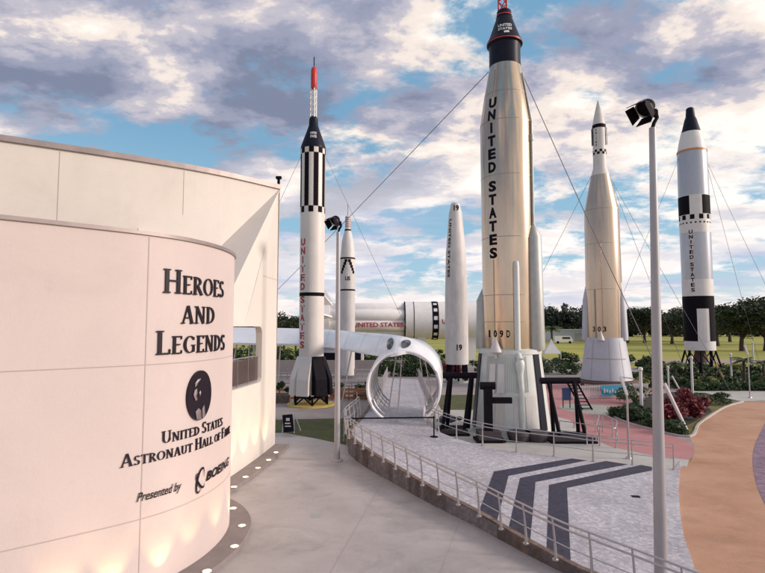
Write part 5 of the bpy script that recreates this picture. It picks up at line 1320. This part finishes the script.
for i in range(34):
    x, y = W(180 + i * 5.6, 366 + (i % 3)); leafcloud(mb, (x, y, 1.6), 1.8, 1.2, 1.9, 300, .22, 6, 900 + i)
tag(mb.build('hedge', 'shrub', fix=False), 'dark green hedge beneath the white canopy at the left', 'hedge', kind='stuff')
x, y = W(316, 516); tag(MB().prism([(x - .16, y - .16), (x + .16, y - .16), (x + .16, y + .16), (x - .16, y + .16)], .004, .012).build('drain_cover', 'grey'), 'small square drain cover set in the beige plaza concrete', 'drain cover')
# small dark cover plate on ramp
x, y = WP(635, 496.5); tag(MB().prism([(x - .14, y - .1), (x + .14, y - .12), (x + .15, y + .05), (x - .1, y + .08)], zp(x, y), zp(x, y) + .02).build('drain_cover', 'black'), 'small dark drain cover on the cobbles left of the foreground pole', 'drain cover')
# ================================================================== SKY, SUN, CAMERA
SUN_EL, SUN_AZ = 20.0, 100.0     # azimuth from +Y towards +X
w = bpy.data.worlds.new('World'); sc.world = w; w.use_nodes = True; nt = w.node_tree; N = nt.nodes; L = nt.links; N.clear()
out = N.new('ShaderNodeOutputWorld'); bg = N.new('ShaderNodeBackground'); bg.inputs[1].default_value = 0.097; L.new(bg.outputs[0], out.inputs[0])
sky = N.new('ShaderNodeTexSky'); sky.sky_type = 'NISHITA'; sky.sun_disc = False; sky.sun_elevation = R(SUN_EL); sky.sun_rotation = R(SUN_AZ); sky.air_density = 1.0; sky.dust_density = 1.0
tc = N.new('ShaderNodeTexCoord'); sx_ = N.new('ShaderNodeSeparateXYZ'); L.new(tc.outputs['Generated'], sx_.inputs[0])
def math_(op, a, b_=None, c_=None):
    m_ = N.new('ShaderNodeMath'); m_.operation = op
    for i, v_ in enumerate((a, b_, c_)):
        if v_ is None: continue
        if isinstance(v_, (int, float)): m_.inputs[i].default_value = v_
        else: L.new(v_, m_.inputs[i])
    return m_.outputs[0]
zpos = math_('MAXIMUM', sx_.outputs[2], 0.0); den = math_('ADD', zpos, 0.22)
cx = math_('DIVIDE', sx_.outputs[0], den); cy = math_('DIVIDE', sx_.outputs[1], den)
cb = N.new('ShaderNodeCombineXYZ'); L.new(cx, cb.inputs[0]); L.new(math_('MULTIPLY', cy, 1.25), cb.inputs[1]); L.new(math_('MULTIPLY', zpos, 0.6), cb.inputs[2])
def noise(scale, detail, rough, off, dist=0.0, src=None):
    mp = N.new('ShaderNodeMapping'); mp.inputs['Location'].default_value = off; L.new(src or cb.outputs[0], mp.inputs[0])
    n_ = N.new('ShaderNodeTexNoise'); n_.inputs['Scale'].default_value = scale; n_.inputs['Detail'].default_value = detail; n_.inputs['Roughness'].default_value = rough; n_.inputs['Distortion'].default_value = dist
    L.new(mp.outputs[0], n_.inputs[0]); return n_.outputs[0]
def ramp(src, els):
    r_ = N.new('ShaderNodeValToRGB'); cr = r_.color_ramp; cr.interpolation = 'EASE'
    cr.elements[0].position = els[0][0]; cr.elements[0].color = (*els[0][1], 1); cr.elements[1].position = els[-1][0]; cr.elements[1].color = (*els[-1][1], 1)
    for p, c_ in els[1:-1]: e = cr.elements.new(p); e.color = (*c_, 1)
    L.new(src, r_.inputs[0]); return r_.outputs[0]
def mixc(f, a, b_, t='MIX'):
    m_ = N.new('ShaderNodeMix'); m_.data_type = 'RGBA'; m_.blend_type = t
    for i, v_ in ((0, f), (6, a), (7, b_)):
        if isinstance(v_, (int, float)): m_.inputs[i].default_value = v_
        elif isinstance(v_, tuple): m_.inputs[i].default_value = (*v_, 1)
        else: L.new(v_, m_.inputs[i])
    return m_.outputs[2]
OFF = (9.9, 0.7, 3.4)
n1 = noise(1.9, 11, 0.62, OFF, 0.1)
cover = ramp(n1, [(0.40, (0, 0, 0)), (0.50, (1, 1, 1))])
n2 = noise(2.1, 11, 0.60, (3.3, 4.4, 6.0), 0.1)
n2 = math_('ADD', n2, math_('SUBTRACT', math_('MULTIPLY', sx_.outputs[0], 0.16), 0.045))
K = 10.0
shade = ramp(n2, [(0.33, (.20, .23, .33)), (0.41, (.31, .33, .44)), (0.47, (.50, .48, .55)), (0.52, (.84, .74, .68)), (0.60, (1.0, .93, .85))])
shade = mixc(1.0, shade, (K, K, K), 'MULTIPLY')
# clouds whiter towards the horizon
hz = ramp(zpos, [(0.0, (1, 1, 1)), (0.10, (.8, .8, .8)), (0.20, (.5, .5, .5)), (0.36, (0, 0, 0))])
shade = mixc(math_('MULTIPLY', hz, 0.82), shade, (9.2, 8.9, 9.0))
bluec = mixc(hz, (1.9, 4.0, 6.0), (3.8, 6.3, 7.9)); blue = mixc(0.75, sky.outputs[0], bluec)
c_ = mixc(cover, blue, shade)
glow = ramp(zpos, [(0.0, (1, 1, 1)), (0.05, (.6, .6, .6)), (0.10, (0, 0, 0))])
c_ = mixc(math_('MULTIPLY', glow, 0.55), c_, (9.4, 8.0, 7.3))
# thin streaks low down
cb2 = N.new('ShaderNodeCombineXYZ'); L.new(sx_.outputs[0], cb2.inputs[0]); L.new(sx_.outputs[1], cb2.inputs[1]); L.new(math_('MULTIPLY', zpos, 9.0), cb2.inputs[2])
n3 = noise(2.4, 6, 0.6, (1, 4, 2), 0.1, cb2.outputs[0]); st_ = ramp(n3, [(0.52, (0, 0, 0)), (0.64, (1, 1, 1))])
low_ = ramp(zpos, [(0.02, (0, 0, 0)), (0.05, (1, 1, 1)), (0.16, (1, 1, 1)), (0.26, (0, 0, 0))])
c_ = mixc(math_('MULTIPLY', math_('MULTIPLY', st_, low_), 0.6), c_, (4.3, 5.0, 6.9))
L.new(c_, bg.inputs[0])
sl = bpy.data.lights.new('sun', 'SUN'); sl.energy = 2.7; sl.angle = R(12); sl.color = (1.0, 0.86, 0.76); so = bpy.data.objects.new('sun', sl); col.objects.link(so)
az, el = R(SUN_AZ), R(SUN_EL); dv = Vector((math.sin(az) * math.cos(el), math.cos(az) * math.cos(el), math.sin(el))); so.rotation_euler = dv.to_track_quat('Z', 'Y').to_euler(); so.location = (30, -10, 40)
cam = bpy.data.cameras.new('camera'); co = bpy.data.objects.new('camera', cam); col.objects.link(co); sc.camera = co
co.location = (0, 0, H); co.rotation_euler = (math.pi / 2 + PT, 0, 0); cam.sensor_width = 36; cam.lens = 36 * F / 765; cam.clip_end = 6000
sc.view_settings.view_transform = 'Standard'; sc.view_settings.look = 'None'; sc.view_settings.gamma = 1; sc.view_settings.exposure = 0.22
sc.render.engine = 'CYCLES'
